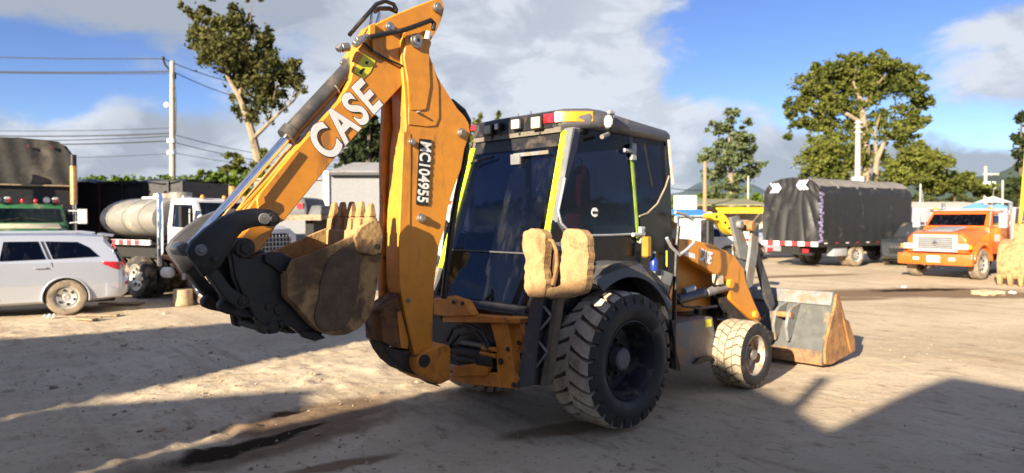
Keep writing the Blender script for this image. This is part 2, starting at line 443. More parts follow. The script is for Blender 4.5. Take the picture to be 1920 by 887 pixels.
for p in [(405, 848, .48, .19, R(48)), (470, 830, .55, .15, R(48)), (560, 804, .36, .09, R(48)), (540, 772, .22, .06, R(46)), (1720, 543, 1.8, .4, R(12))]:
    k = patch(*p, .4, .6)
    wet = k if wet is None else t.math('MAXIMUM', wet, k)
col = t.mix(t.math('MULTIPLY', damp, .85), col, (.155, .092, .048))
col = t.mix(t.math('MULTIPLY', wet, .93), col, (.028, .021, .016))
rg = t.math('SUBTRACT', .95, t.math('ADD', t.math('MULTIPLY', damp, .12), t.math('MULTIPLY', wet, .30)))
t.put(b.inputs['Base Color'], col); t.put(b.inputs['Roughness'], rg)
t.put(b.inputs['Specular IOR Level'], t.math('MULTIPLY', t.math('SUBTRACT', 1.0, wet), .2))
bp = t.new('ShaderNodeBump'); bp.inputs['Strength'].default_value = .4; bp.inputs['Distance'].default_value = .05
hsum = t.math('ADD', t.math('MULTIPLY', n_fin, .9), t.math('ADD', t.math('MULTIPLY', n_mid, .8), t.math('MULTIPLY', n_grit, .18)))
hsum = t.math('MULTIPLY', hsum, t.math('SUBTRACT', 1.0, t.math('MULTIPLY', wet, .9)))
t.l.new(hsum, bp.inputs['Height']); t.l.new(bp.outputs[0], b.inputs['Normal'])
me.materials.append(gm)
ground = bpy.data.objects.new('ground', me); COL.objects.link(ground); structure(ground)
def gz(x, y): return float(ground_z(x, y))

# loose pebbles: uncountable
pm = mat('pebble', (.36, .275, .185), .95, var=.25, bump=.3)
rs = np.random.default_rng(11)
pv, pf = [], []
octa = np.array([(1, 0, 0), (-1, 0, 0), (0, 1, 0), (0, -1, 0), (0, 0, 1), (0, 0, -1)], float)
of = [(0, 2, 4), (2, 1, 4), (1, 3, 4), (3, 0, 4), (2, 0, 5), (1, 2, 5), (3, 1, 5), (0, 3, 5)]
cl = rs.random((26, 2)) * np.array([9, 9]) + np.array([-7.5, 3.6])
for i in range(1500):
    if i % 3: c = cl[rs.integers(26)] + rs.normal(0, .45, 2); x, y = c
    else: x, y = rs.uniform(-9, 7), rs.uniform(3.4, 14)
    r = rs.gamma(2.0, .0042) + .003
    p = octa * r * rs.uniform(.6, 1.3, (6, 1)) * np.array([1, 1, .7]) + np.array([x, y, gz(x, y) + r * .2])
    o = len(pv); pv += p.tolist(); pf += [tuple(k + o for k in f) for f in of]
me = bpy.data.meshes.new('gravel'); me.from_pydata(pv, [], pf); me.materials.append(pm)
o = bpy.data.objects.new('gravel', me); COL.objects.link(o)
tag(o, 'loose pebbles and crumbs of earth scattered over the dirt yard', 'gravel', kind='stuff')

# single clods and stones
def rock(name, x, y, r, m, seed, flat=.6):
    rr = random.Random(seed)
    bm = bmesh.new(); bmesh.ops.create_icosphere(bm, subdivisions=2, radius=1)
    for v in bm.verts:
        k = 1 + .28 * math.sin(v.co.x * 3 + seed) * math.cos(v.co.y * 4 + seed * 2) + rr.uniform(-.13, .13)
        v.co = Vector((v.co.x * k * r * 1.3, v.co.y * k * r, v.co.z * k * r * flat))
    me = bpy.data.meshes.new(name); bm.to_mesh(me); bm.free(); me.materials.append(m)
    o = bpy.data.objects.new(name, me); COL.objects.link(o); o.location = (x, y, gz(x, y) + r * .18); o.rotation_euler = (0, 0, rr.uniform(0, 6))
    return o
clod_m = mat('clod', (.25, .18, .12), .95, var=.3, bump=.4)
clod_l = mat('pale_clod', (.50, .38, .25), .95, var=.2, bump=.4)
for i, (px, py, s, lab) in enumerate([
    (262, 655, 20, 'flat pale earth lump in the long shadow left of the boom'), (232, 650, 12, 'small earth lump just left of the flat pale one in the shadow'),
    (100, 722, 20, 'dark flat slab of earth near the left edge in the shadow'), (300, 800, 20, 'largest rough clod at the rim of the wet patch'),
    (262, 803, 13, 'clod left of the largest one at the rim of the wet patch'), (400, 806, 14, 'clod on the sunlit ridge beside the puddle'),
    (430, 795, 12, 'clod farther up the sunlit ridge beside the puddle'), (470, 876, 13, 'pale clod in front of the puddle at the bottom'),
    (395, 660, 11, 'single lump in the middle of the long shadow'), (310, 588, 14, 'sunlit clod in front of the cut log'),
    (180, 600, 9, 'low clod beside the broken plank'), (215, 770, 12, 'dark lump below the tip of the sunlit strip'),
    (322, 770, 8, 'small dark lump at the edge of the sunlit strip'), (1345, 850, 6, 'small stone in the foreground shadow right of the rear wheel')]):
    p = px_ground(px, py); r = s * .36 * p.y / FOC
    o = rock('earth_clod', p.x, p.y, r, clod_l if i % 3 == 0 else clod_m, i)
    tag(o, lab, 'clod')

# ------------------------------------------------------------------ unseen sheds behind the camera, outlines shaped to throw the long shadows on the yard
wall_m = mat('rendered_wall', (.36, .35, .33), .9, var=.1, dirt=(.2, .18, .15), damt=.4, dscale=.6, streak=(1, 1, .25))
roof_m = mat('corrugated_roof', (.26, .25, .24), .6, .2, var=.2, dirt=(.25, .13, .07), damt=.4, dscale=.8)
dark_m = mat('roller_door', (.05, .10, .16), .5, var=.15)
bx, by = -math.sin(R(33.5)), -math.cos(R(33.5))
def rear_shed(name, label, prof, depth, doors):
    """a shed whose gable wall stands on y=-7 and whose roof runs back from it"""
    o = thing(name, label, 'shadow_shed', (prof[0][0], -7, 0))
    x0 = prof[0][0]
    top = [(x - x0, z) for x, z in prof]
    w = MB(); n = len(top)
    a = [(x, 0, z) for x, z in [(top[0][0], 0)] + top + [(top[-1][0], 0)]]
    back = [(x + bx * depth, by * depth, z) for x, y, z in a]
    w.prism(a, back); w.build('wall', wall_m, o)
    for i in range(n - 1):
        (xa, za), (xb, zb) = top[i], top[i + 1]
        r = MB()
        q = [(xa, 0, za + .004), (xb, 0, zb + .004), (xb + bx * depth, by * depth, zb + .004), (xa + bx * depth, by * depth, za + .004)]
        r.hexa(q + [(x, y, z + .06) for x, y, z in q]); r.build('roof', roof_m, o)
    for xa, xb, zt in doors:
        d = MB(); k = 8
        for i in range(k): d.span((xa - x0, .03, zt * i / k + .01), (xb - x0, .07 + .02 * (i % 2), zt * (i + .96) / k))
        d.build('roller_door', dark_m, o)
    return o
rear_shed('tall_shadow_shed', 'unseen tall shed at the far left behind the camera, outline shaped for its shadow', [(-34, 7.9), (-20.2, 7.75), (-18.3, 8.6), (-14.25, 9.55)], 7, [(-24, -18, 4.6)])
rear_shed('shadow_shed', 'unseen low shed right of the tall one behind the camera, outline shaped for its shadow', [(-14.2, 6.03), (-12.11, 6.28), (-11.52, 5.97), (-11.47, 5.0)], 6, [(-13.9, -12.3, 3)])
wk = rear_shed('shadow_shed', 'unseen shed with one blue roller door and a pipe behind the camera, outline shaped for its shadow', [(-11.44, 5.36), (-11.26, 5.66), (-10.92, 5.98), (-10.68, 6.33), (-9.84, 6.92), (-9.4, 6.95), (-8.75, 6.76), (-7.9, 6.70), (-7.43, 6.6), (-7.05, 6.31), (-6.53, 6.03), (-6.29, 5.86), (-5.92, 5.62)], 6, [(-10.6, -8.4, 3.6)])
rear_shed('shadow_shed', 'unseen wide low shed directly behind the camera, outline shaped for its shadow', [(-5.93, 5.63), (-5.34, 6.2), (-4.86, 6.56), (-4.03, 6.3), (2.5, 4.9), (9, 4.4)], 6, [(-5.2, -2.6, 3.6), (-1, 3, 3.6)])
b_ = MB(); b_.cone((4.92, -.1, 5.7), (4.94, -.1, 6.6), .075, n=12); b_.cone((4.94, -.1, 6.56), (4.94, -.1, 6.64), .1, n=12); b_.build('shadow_pipe', roof_m, wk)  # unseen pipe added to throw the finger-shaped shadow

# ------------------------------------------------------------------ the backhoe loader
BH = thing('backhoe_loader', 'orange and black backhoe loader with rear arm folded up, standing in mid yard', 'backhoe loader', ORG, math.atan2(FW.y, FW.x))

def ragged(poly, amp, seed, step=6.0):
    """outline with worn, uneven edges"""
    rr = random.Random(seed); out = []
    for (x0, y0), (x1, y1) in zip(poly, poly[1:] + poly[:1]):
        n = max(1, int(math.hypot(x1 - x0, y1 - y0) / step))
        out += [(x0 + (x1 - x0) * k / n + rr.uniform(-amp, amp), y0 + (y1 - y0) * k / n + rr.uniform(-amp, amp)) for k in range(n)]
    return out
def rounded(poly, sub=3):
    """closed outline drawn as a smooth curve through its points"""
    n = len(poly); out = []
    for i in range(n):
        p0, p1, p2, p3 = (poly[(i + k - 1) % n] for k in range(4))
        for q in range(sub):
            t_ = q / sub
            out.append(tuple(.5 * (2 * p1[c] + (p2[c] - p0[c]) * t_ + (2 * p0[c] - 5 * p1[c] + 4 * p2[c] - p3[c]) * t_ ** 2 + (3 * p1[c] - p0[c] - 3 * p2[c] + p3[c]) * t_ ** 3) for c in range(2)))
    return out
def arc(cx, cz, r, a0, a1, n=12):
    return [(cx + r * math.cos(R(a0 + (a1 - a0) * i / n)), cz + r * math.sin(R(a0 + (a1 - a0) * i / n))) for i in range(n + 1)]

# --- wheels
def drive_wheel(side):
    """side -1 right, +1 left"""
    yo, yi = 1.17 * side, .67 * side; WX = .13; c = (WX, 0, .638); Rr = .615
    wh = MB()
    s = side
    # rim dish
    wh.lathe([(.02, yo - s * .20), (.10, yo - s * .20), (.105, yo - s * .215), (.13, yo - s * .24), (.22, yo - s * .27), (.30, yo - s * .26), (.325, yo - s * .16), (.335, yo - s * .08), (.35, yo - s * .05), (.365, yo - s * .015), (.375, yo - s * .02), (.375, yo - s * .1), (.34, yo - s * .3), (.02, yo - s * .3)], c, n=48)
    o = wh.build('rear_wheel', mat('dark_wheel_paint', (.018, .019, .025), .5, var=.2, dirt=(.11, .09, .07), damt=.3, dscale=7), BH)
    hb = MB(); hb.lathe([(.001, yo - s * .10), (.085, yo - s * .10), (.105, yo - s * .115), (.11, yo - s * .20)], c, n=32)
    hb.build('hub', mat('grey_hub', (.10, .10, .105), .5, var=.15, dirt=(.2, .16, .12), damt=.3), o)
    for i in range(10):
        a = 2 * math.pi * i / 10
        nb = MB(); p = Vector((WX + math.cos(a) * .165, 0, .638 + math.sin(a) * .165))
        nb.cone(p + Vector((0, yo - s * .25, 0)), p + Vector((0, yo - s * .215, 0)), .016, n=6); nb.build('nut', M['coal'], o)
    ty = MB()
    ty.lathe([(.372, yo - s * .03, 0), (.40, yo - s * .004, 0), (.455, yo + s * .012, 0), (.52, yo + s * .006, 0), (.565, yo - s * .015, 1), (.578, yo - s * .06, 1), (.588, (yo + yi) / 2, 1), (.578, yi + s * .06, 1), (.565, yi + s * .015, 0), (.50, yi - s * .01, 0), (.40, yi, 0), (.36, yi + s * .05, 0)], c, n=72)
    # lugs: alternate from both shoulders, swept back towards the middle
    N = 26
    for sh in (0, 1):
        for i in range(N):
            a0 = 2 * math.pi * (i + .5 * sh) / N
            st = []
            for kk, (u, da, hw, rr) in enumerate([(.0, 0.0, .080, .555), (.045, .006, .104, .622), (.16, .035, .110, .638), (.34, .10, .108, .642), (.54, .18, .085, .638)]):
                y = (yo + s * .004 - s * .5 * u) if sh == 0 else (yi - s * .004 + s * .5 * u)
                rin = .53 if kk == 0 else .565
                ring = []
                for aa, r_ in ((-hw, rin), (hw, rin), (hw * .86, rr), (-hw * .86, rr)):
                    an = a0 + s * 1.0 * da + aa
                    ring.append((WX + r_ * math.cos(an), y, .638 + r_ * math.sin(an)))
                st.append(ring)
            b0 = len(ty.f)
            ty.loft(st, m=2)
            # flanks of a lug carry less dust than its worn top
            for q in range(b0, len(ty.f)):
                if (q - b0) < 16 and (q - b0) % 4 != 2: ty.m[q] = 1
            if sh == 0:
                ty.m[b0] = 0; ty.m[b0 + 1] = 0; ty.m[b0 + 2] = 0; ty.m[b0 + 3] = 0
            ty.m[-2] = 0; ty.m[-1] = 1
    ty.build('tyre', [M['rubber'], M['groove'], M['dusty_rubber']], o, ang=30)
    return o
drive_wheel(-1); drive_wheel(1)

def front_wheel(side):
    s = side; yo, yi = 1.20 * s, .82 * s; X = 2.42; c = (X, 0, .388)
    wh = MB()
    wh.lathe([(.001, yo - s * .06), (.075, yo - s * .06), (.085, yo - s * .075), (.09, yo - s * .14), (.15, yo - s * .16), (.195, yo - s * .13), (.212, yo - s * .06), (.222, yo - s * .012), (.235, yo - s * .012), (.235, yo - s * .1), (.2, yo - s * .25), (.001, yo - s * .25)], c, n=40)
    o = wh.build('front_wheel', mat('silver_wheel', (.42, .40, .37), .42, .5, var=.15, dirt=(.42, .22, .09), damt=.45, dscale=9), BH)
    hb = MB(); hb.lathe([(.001, yo - s * .02), (.05, yo - s * .02), (.062, yo - s * .03), (.066, yo - s * .10)], c, n=24)
    hb.build('hub', M['bright_steel'], o)
    for i in range(8):
        a = 2 * math.pi * i / 8
        nb = MB(); p = Vector((X + math.cos(a) * .125, 0, .388 + math.sin(a) * .125))
        nb.cone(p + Vector((0, yo - s * .15, 0)), p + Vector((0, yo - s * .12, 0)), .012, n=6); nb.build('nut', M['coal'], o)
    ty = MB()
    ty.lathe([(.232, yo - s * .02, 0), (.26, yo + s * .004, 0), (.31, yo + s * .012, 0), (.345, yo, 0), (.362, yo - s * .03, 1), (.368, (yo + yi) / 2, 1), (.362, yi + s * .03, 1), (.34, yi, 0), (.26, yi, 0), (.22, yi + s * .04, 0)], c, n=60)
    N = 22; W = .38
    for row, (u0, u1) in enumerate([(0.0, .25), (.28, .48), (.52, .72), (.75, 1.0)]):
        for i in range(N):
            a0 = 2 * math.pi * (i + .5 * (row % 2)) / N; hw = .128
            st = []
            for u, sk in ((u0, -1), ((u0 + u1) / 2, 0), (u1, 1)):
                y = yo - s * W * u; edge = (u in (0.0, 1.0))
                da = .055 * (abs(sk) if row in (0, 3) else sk * (1 if row == 1 else -1))
                rt = .374 if edge else .391
                st.append([((r_) * math.cos(a0 + da + aa) + X, y, .388 + r_ * math.sin(a0 + da + aa)) for aa, r_ in ((-hw, .35), (hw, .35), (hw * .9, rt), (-hw * .9, rt))])
            b0 = len(ty.f); ty.loft(st, m=2)
            for q in range(b0, b0 + 8):
                if (q - b0) % 4 != 2: ty.m[q] = 1
            if row == 0: ty.m[-2] = 0
            if row == 3: ty.m[-1] = 0
    ty.build('tyre', [M['rubber'], M['groove2'], M['pale_tread']], o, ang=30)
    return o
front_wheel(-1); front_wheel(1)

# --- chassis
b_ = MB(); b_.span((-.85, -.42, .52), (1.2, .42, .92)); b_.span((1.2, -.36, .5), (3.0, .36, .9)); b_.cone((0, -.75, .632), (0, .75, .632), .16); b_.cone((2.36, -.8, .388), (2.36, .8, .388), .09)
b_.span((-.3, -.62, .85), (.9, .62, 1.12))
b_.build('chassis', M['coal'], BH, bev=.02)
b_ = MB(); b_.profY([(1.25, .86), (3.35, .8), (3.42, 1.05), (3.38, 1.42), (3.1, 1.56), (1.3, 1.66)], -.43, .43)
b_.build('hood', M['orange'], BH, bev=.05, seg=2)
b_ = MB(); b_.span((3.385, -.36, .86), (3.44, .36, 1.36)); b_.build('radiator_grille', M['black'], BH, bev=.01)
# black sheet painting in the shade of the gap between hood and loader arm
b_ = MB(); b_.plateY([(1340, 540), (1372, 532), (1382, 586), (1358, 598), (1344, 590)], -.5, -.35); b_.build('gap_shade', M['black'], BH, bev=.01)
# tank with steps under the cab
b_ = MB(); b_.plateY([(1268, 606), (1337, 594), (1347, 668), (1336, 676), (1290, 690), (1276, 688), (1266, 650)], -.86, -.45)
o = b_.build('fuel_tank', mat('dusty_grey_tank', (.155, .15, .145), .5, var=.12, dirt=(.40, .22, .10), damt=.5, dscale=2.2), BH, bev=.02, seg=2)
b_ = MB(); b_.plateY([(1322, 600), (1334, 598), (1335, 612), (1323, 614)], -.865, -.855); b_.build('sticker', M['label_yellow'], o)
b_ = MB(); b_.plateY([(1303, 682), (1312, 672), (1335, 668), (1340, 675)], -.90, -.6); b_.build('step', M['black'], o)
b_ = MB(); b_.plateY([(1283, 600), (1300, 592), (1318, 590), (1322, 600), (1300, 604)], -.7, -.4); b_.cone(ml(1308, 590, Y=-.55), ml(1308, 574, Y=-.55), .045); b_.build('battery', M['black'], BH, bev=.01)
b_ = MB(); b_.tube([ml(x, y, Y=-.84) for x, y in [(1258, 600), (1264, 640), (1266, 690)]], .02); b_.plateY([(1247, 580), (1266, 590), (1276, 696), (1262, 690), (1250, 640)], -.80, -.72); b_.build('tank_bracket', M['black'], BH)

# --- cab
def rearX(z): return -.2 - .58 * (2.8 - z) / 1.7
cabm = M['black']
b_ = MB()
b_.hexa([(-.80, -.66, 1.08), (-.80, .69, 1.08), (-.70, .69, 1.08), (-.70, -.66, 1.08), (-.78, -.66, 1.17), (-.78, .69, 1.17), (-.66, .69, 1.17), (-.66, -.66, 1.17)])
b_.build('window_sill', M['charcoal'], BH, bev=.01)
# floor and lower side walls of the cab
b_ = MB()
b_.profX([(-.80, 1.12), (.80, 1.12), (.80, 1.17), (-.80, 1.17)], -.66, 1.28)
b_.build('cab_floor', cabm, BH)
for s in (-1, 1):
    b_ = MB()
    # side panel below the sill, one piece from the rear post to the door, standing between wheel arch and window
    prof = [(-.66, 1.10), (-.30, 1.10), (-.30, 1.12), (.72, 1.12), (.74, 1.80), (-.20, 1.795), (-.42, 1.83), (-.545, 1.95)]
    b_.profY(prof, s * .80, s * .765)
    b_.build('side_panel', M['gloss_black'], BH, bev=.006)
# rear corner posts with fluorescent tape
def post(p0, p1, wdt, dep, m, name='corner_post'):
    """box post from p0 to p1: wdt along Y, dep along X"""
    b_ = MB(); q = []
    for p in (p0, p1):
        x, y, z = p; q += [(x, y - wdt / 2, z), (x + dep, y - wdt / 2, z), (x + dep, y + wdt / 2, z), (x, y + wdt / 2, z)]
    b_.hexa(q); return b_.build(name, m, BH, bev=.008)
def tapes(o, p0, p1, wdt):
    b_ = MB(); q = []
    for p in (p0, p1):
        x, y, z = p; q += [(x - .014, y - wdt / 2, z), (x - .003, y - wdt / 2, z), (x - .003, y + wdt / 2, z), (x - .014, y + wdt / 2, z)]
    b_.hexa(q); return b_.build('reflective_tape', M['tape'], o)
post_grey = mat('grey_post_paint', (.16, .165, .18), .5, var=.08, dirt=(.24, .2, .16), damt=.25)
o = post((rearX(1.5), -.755, 1.5), (rearX(2.82), -.635, 2.82), .135, .12, post_grey)
tapes(o, (rearX(1.62), -.722, 1.62), (rearX(2.79), -.612, 2.79), .064)
post((rearX(1.12), -.69, 1.12), (rearX(1.5) + .002, -.755, 1.497), .1, .1, cabm)
o = post((rearX(1.12), .72, 1.12), (rearX(2.82), .70, 2.82), .075, .12, M['charcoal'])
tapes(o, (rearX(1.45), .715, 1.45), (rearX(2.72), .70, 2.72), .072)
# front posts, top frame
for s in (-1, 1):
    b_ = MB(); b_.hexa([(1.27, s * .80, 1.17), (1.34, s * .80, 1.17), (1.34, s * .74, 1.17), (1.27, s * .74, 1.17), (1.22, s * .76, 2.86), (1.29, s * .76, 2.86), (1.29, s * .70, 2.86), (1.22, s * .70, 2.86)])
    b_.build('front_post', cabm, BH)
    b_ = MB(); b_.hexa([(.66, s * .803, 1.8), (.72, s * .803, 1.8), (.72, s * .765, 1.8), (.66, s * .765, 1.8), (.60, s * .75, 2.82), (.66, s * .75, 2.82), (.66, s * .71, 2.82), (.60, s * .71, 2.82)])
    o = b_.build('door_post', M['charcoal'], BH)
    b_ = MB(); b_.hexa([(.672, s * .812, 1.72), (.71, s * .812, 1.72), (.71, s * .805, 1.72), (.672, s * .805, 1.72), (.612, s * .764, 2.56), (.65, s * .764, 2.56), (.65, s * .757, 2.56), (.612, s * .757, 2.56)])
    b_.build('reflective_tape', mat('worn_green_tape', (.34, .52, .03), .5, var=.15), o)
    for zz, yy, xx in ((2.62, .765, .62), (1.78, .825, .69)):
        h = MB(); h.span((xx - .03, s * yy, zz - .07), (xx + .05, s * (yy + .035), zz + .10)); h.cone((xx - .16, s * (yy + .03), zz + .02), (xx + .02, s * (yy + .03), zz + .02), .022)
        h.span((xx - .045, s * (yy + .03), zz + .03), (xx + .01, s * (yy + .05), zz + .09))
        h.build('door_hinge', M['pale_grey'], BH, bev=.006)
# glazing
def pane(name, pts, nrm, th, m, parent=BH):
    a = [Vector(p) for p in pts]; n = Vector(nrm).normalized() * th
    return MB().prism(a, [p + n for p in a]).build(name, m, parent)
rw = [(rearX(1.18) + .01, -.655, 1.18), (rearX(1.5) + .01, -.685, 1.5), (rearX(2.66) + .01, -.575, 2.66), (rearX(2.66) + .01, .66, 2.66), (rearX(1.18) + .01, .68, 1.18)]
rwo = pane('rear_window', rw, (1, 0, -.34), .012, M['glass'])
b_ = MB(); q = lambda z: rearX(z) - .012
b_.span((rearX(1.64) - .012, -.69, 1.632), (rearX(1.64) + .008, .68, 1.646)); b_.build('window_seam', M['charcoal'], rwo)
h = MB(); h.tube([(rearX(2.62) - .04, .30, 2.60), (rearX(2.6) - .06, .56, 2.57), (rearX(2.55) - .05, .62, 2.55)], .015); h.build('wiper', M['black'], rwo)
h = MB(); h.span((rearX(2.55) - .03, -.50, 2.575), (rearX(2.55) - .02, -.02, 2.61)); h.span((rearX(2.55) - .04, -.12, 2.50), (rearX(2.55) - .02, .02, 2.60)); h.build('window_bracket', M['grey_steel'], rwo)
for s in (-1, 1):
    def sy(z): return s * (.80 - .05 * (z - 1.8) / 1.0)
    prof = [(.66, 1.81), (-.18, 1.81), (-.34, 1.845), (-.45, 1.93), (-.475, 2.03), (-.20, 2.80), (.60, 2.80)]
    pane('side_window', [(x, sy(z), z) for x, z in prof], (0, -s, 0), .012, M['side_glass'])
    # pale rubber seal that follows the curved bottom edge
    sl = MB(); sl.tube([(x, sy(z) + s * .004, z) for x, z in [(.66, 1.805), (.2, 1.80), (-.18, 1.803), (-.345, 1.838), (-.455, 1.925), (-.485, 2.03), (-.38, 2.33)]], .011, 6); sl.build('window_seal', M['pale_grey'], BH)
    prof = [(.72, 1.99), (.86, 2.02), (1.04, 2.12), (1.20, 2.30), (1.275, 2.42), (1.24, 2.83), (.66, 2.80)]
    pane('door_window', [(x, sy(z), z) for x, z in prof], (0, -s, 0), .012, M['side_glass'])
    sl = MB(); sl.tube([(x, sy(z) + s * .004, z) for x, z in [(.72, 1.985), (.86, 2.015), (1.04, 2.115), (1.20, 2.295), (1.275, 2.42)]], .011, 6); sl.build('window_seal', mat('tan_seal', (.30, .25, .16), .6), BH)
    prof = [(.74, 1.18), (.84, 1.16), (1.27, 1.18), (1.27, 2.41), (1.19, 2.28), (1.03, 2.10), (.85, 2.0), (.74, 1.975)]
    b_ = MB(); b_.profY(prof, s * .795, s * .77); b_.build('door', mat('dark_door', (.010, .010, .012), .3, var=.2, dirt=(.05, .04, .03), damt=.2), BH)
pane('windscreen', [(1.31, -.72, 1.2), (1.31, .72, 1.2), (1.26, .69, 2.84), (1.26, -.69, 2.84)], (1, 0, 0), .012, M['glass'])
# round sticker with white print on the side window, as on the photo
b_ = MB(); b_.cone((.02, -.793, 2.02), (.02, -.80, 2.02), .045, n=20); b_.build('sticker', M['white'], BH)
b_ = MB(); b_.span((-.03, -.803, 2.01), (.07, -.806, 2.03)); b_.build('sticker_print', M['black'], BH)
# seat, wheel and console behind the glass
b_ = MB(); b_.span((.42, -.30, 1.45), (.85, .23, 1.58)); b_.profX([(-.30, 1.55), (.22, 1.55), (.20, 2.2), (.08, 2.42), (-.18, 2.42), (-.28, 2.2)], .36, .5); b_.build('seat', M['maroon'], BH, bev=.04, seg=2)
b_ = MB(); b_.span((.46, -.2, 1.17), (.76, .16, 1.45)); b_.build('seat_base', M['black'], BH)
b_ = MB(); b_.lathe([(.19 + .016 * math.cos(i * math.pi / 4), .016 * math.sin(i * math.pi / 4)) for i in range(8)], (.86, 0, 1.9), 'z', 24, close=True); b_.tube([(.86, 0, 1.9), (1.0, 0, 1.2)], .04); b_.span((.68, -.015, 1.89), (1.04, .015, 1.91)); b_.build('steering_wheel', M['black'], BH)
b_ = MB(); b_.span((-.5, -.18, 1.17), (-.3, .22, 1.75)); b_.tube([(-.42, -.1, 1.75), (-.42, -.12, 1.98)], .014); b_.tube([(-.42, .12, 1.75), (-.42, .14, 1.98)], .014); b_.ball((-.42, -.12, 2.0), .03); b_.ball((-.42, .14, 2.0), .03); b_.build('control_console', M['charcoal'], BH)
# roof
out0 = [(-.22, -.60), (-.05, -.80), (.15, -.83), (1.25, -.80), (1.42, -.62), (1.42, .62), (1.25, .80), (.15, .83), (-.05, .80), (-.22, .62)]
def ring(k, z, dz): return [(.55 + (x - .55) * k, y * k, z - dz * max(0, (x - .1)) ) for x, y in out0]
b_ = MB(); b_.loft([ring(.95, 2.81, .03), ring(1.0, 2.85, .05), ring(1.005, 2.92, .06), ring(.97, 2.985, .075), ring(.86, 3.02, .08), ring(.4, 3.035, .08)])
rf = b_.build('cab_roof', mat('grey_roof_plastic', (.085, .085, .092), .42, var=.12, dirt=(.2, .17, .14), damt=.3, dscale=3), BH, bev=.01)
# dark band of work lights along the rear edge
b_ = MB(); b_.prism([(-.26, -.50, 2.83), (-.2, -.56, 2.83), (-.2, .70, 2.83), (-.26, .66, 2.83)], [(-.24, -.50, 2.985), (-.18, -.56, 2.985), (-.18, .70, 2.985), (-.24, .66, 2.985)]); b_.build('light_bar', M['black'], rf)
b_ = MB(); b_.span((-.245, -.60, 2.78), (-.15, .68, 2.832)); b_.build('roof_lip', mat('tan_lip', (.16, .14, .11), .6), rf)
b_ = MB(); b_.hexa([(rearX(2.66), -.58, 2.65), (rearX(2.66), .68, 2.65), (-.12, .68, 2.65), (-.12, -.58, 2.65), (-.21, -.58, 2.80), (-.21, .68, 2.80), (-.12, .68, 2.80), (-.12, -.58, 2.80)]); b_.build('roof_header', M['black'], BH)
def lamp(px, py, wpx, hpx, m, X=-.31, name='work_light', th=.07):
    c = ml(px, py, X=X); dd = .0049
    hw = wpx * .0073 / 2; hh = hpx * dd / 2
    b_ = MB(); b_.box((c.x + th / 2 + .004, c.y, c.z), (th, hw * 2 + .02, hh * 2 + .02)); b_.span((c.x + .05, c.y - .012, c.z - hh - .06), (c.x + .07, c.y + .012, c.z - hh)); o = b_.build(name, M['black'], BH, bev=.008)
    b_ = MB(); b_.box((c.x, c.y, c.z), (.018, hw * 2, hh * 2)); b_.build('lens', m, o, bev=.006)
    return o
lamp(1004, 230, 16, 22, M['cream_lens']); lamp(966, 233, 15, 18, M['lens'])
lamp(931, 237, 8, 12, M['bright_steel']); lamp(914, 243, 14, 17, mat('dim_lens', (.28, .24, .15), .2, coat=.5))
lamp(887, 240, 13, 12, M['red_lens'], X=-.24, name='tail_light')
# corner lights: red then amber, wrapping the rear right corner
def cornerlight(pts, z0, z1, m, name):
    b_ = MB(); a = [(x, y, z0) for x, y in pts]; n = [(x + .06, y + .05, z0) for x, y in pts[::-1]]
    b_.prism(a + n, [(x + .01, y + .01, z1) for x, y, z in a + n]); return b_.build(name, m, BH, bev=.004)
cornerlight([(-.275, -.40), (-.265, -.53)], 2.875, 2.965, M['red_lens'], 'tail_light')
cornerlight([(-.265, -.535), (-.22, -.62), (-.14, -.71), (-.03, -.815)], 2.875, 2.975, M['amber'], 'turn_signal')
b_ = MB(); c = Vector((.10, -.90, 2.87)); b_.ball(c, .07, sq=(.8, .8, 1.15)); o = b_.build('work_light', M['charcoal'], BH)
b_ = MB(); b_.ball(c + Vector((-.035, -.02, 0)), .058, sq=(.7, .8, 1.1)); b_.build('lens', M['lens'], o)
b_ = MB(); b_.span((.15, -.89, 2.86), (.20, -.83, 2.99)); b_.span((.11, -.90, 2.95), (.20, -.86, 2.99)); b_.build('lamp_bracket', M['pale_grey'], BH, bev=.01)
b_ = MB(); b_.cone((.02, -.88, 2.73), (.16, -.84, 2.77), .022); b_.build('door_catch', M['grey_steel'], BH)
for y in (.55, .35):
    b_ = MB(); b_.tube([(.3, y, 3.0), (.3, y, 3.14)], [.008, .004], 5); b_.build('aerial', M['black'], BH)
b_ = MB(); b_.tube([ml(x, y, Y=-.9) for x, y in [(1254, 262), (1257, 300), (1262, 345)]], .016, 6); b_.build('grab_rail', mat('tan_rail', (.5, .42, .32), .6), BH)
# fenders
for s in (-1, 1):
    b_ = MB()
    a = arc(.12, .70, .86, 122, 28, 16); c2 = arc(.12, .70, .80, 28, 122, 16)
    b_.profY(a + c2, s * 1.09, s * .74)
    o = b_.build('fender', M['charcoal'], BH, ang=50)
    b_ = MB(); a = arc(.12, .70, .862, 122, 28, 16); c2 = arc(.12, .70, .72, 28, 122, 16)
    q = [(x, s * 1.09, z) for x, z in a] + [(x, s * 1.135, z) for x, z in c2]
    b_.prism(q, [(x, y - s * .025, z) for x, y, z in q]); b_.build('fender_lip', M['charcoal'], o, ang=50)
    b_ = MB(); a = [(x, z) for x, z in arc(.12, .70, .80, 165, 28, 14)]; b_.profY(a + [(.7, 1.13), (-.66, 1.13)] if False else a, s * .762, s * .74); b_.build('wheel_arch', M['black'], o)
b_ = MB(); b_.plateY([(1236, 540), (1243, 545), (1254, 600), (1240, 585)], -1.0, -.86); b_.build('mud_flap', mat('dusty_flap', (.45, .38, .26), .9, var=.1), BH)
b_ = MB(); b_.plateY([(1240, 505), (1262, 514), (1254, 548), (1238, 536)], -.9, -.8); b_.build('step_plate', M['grey_steel'], BH)
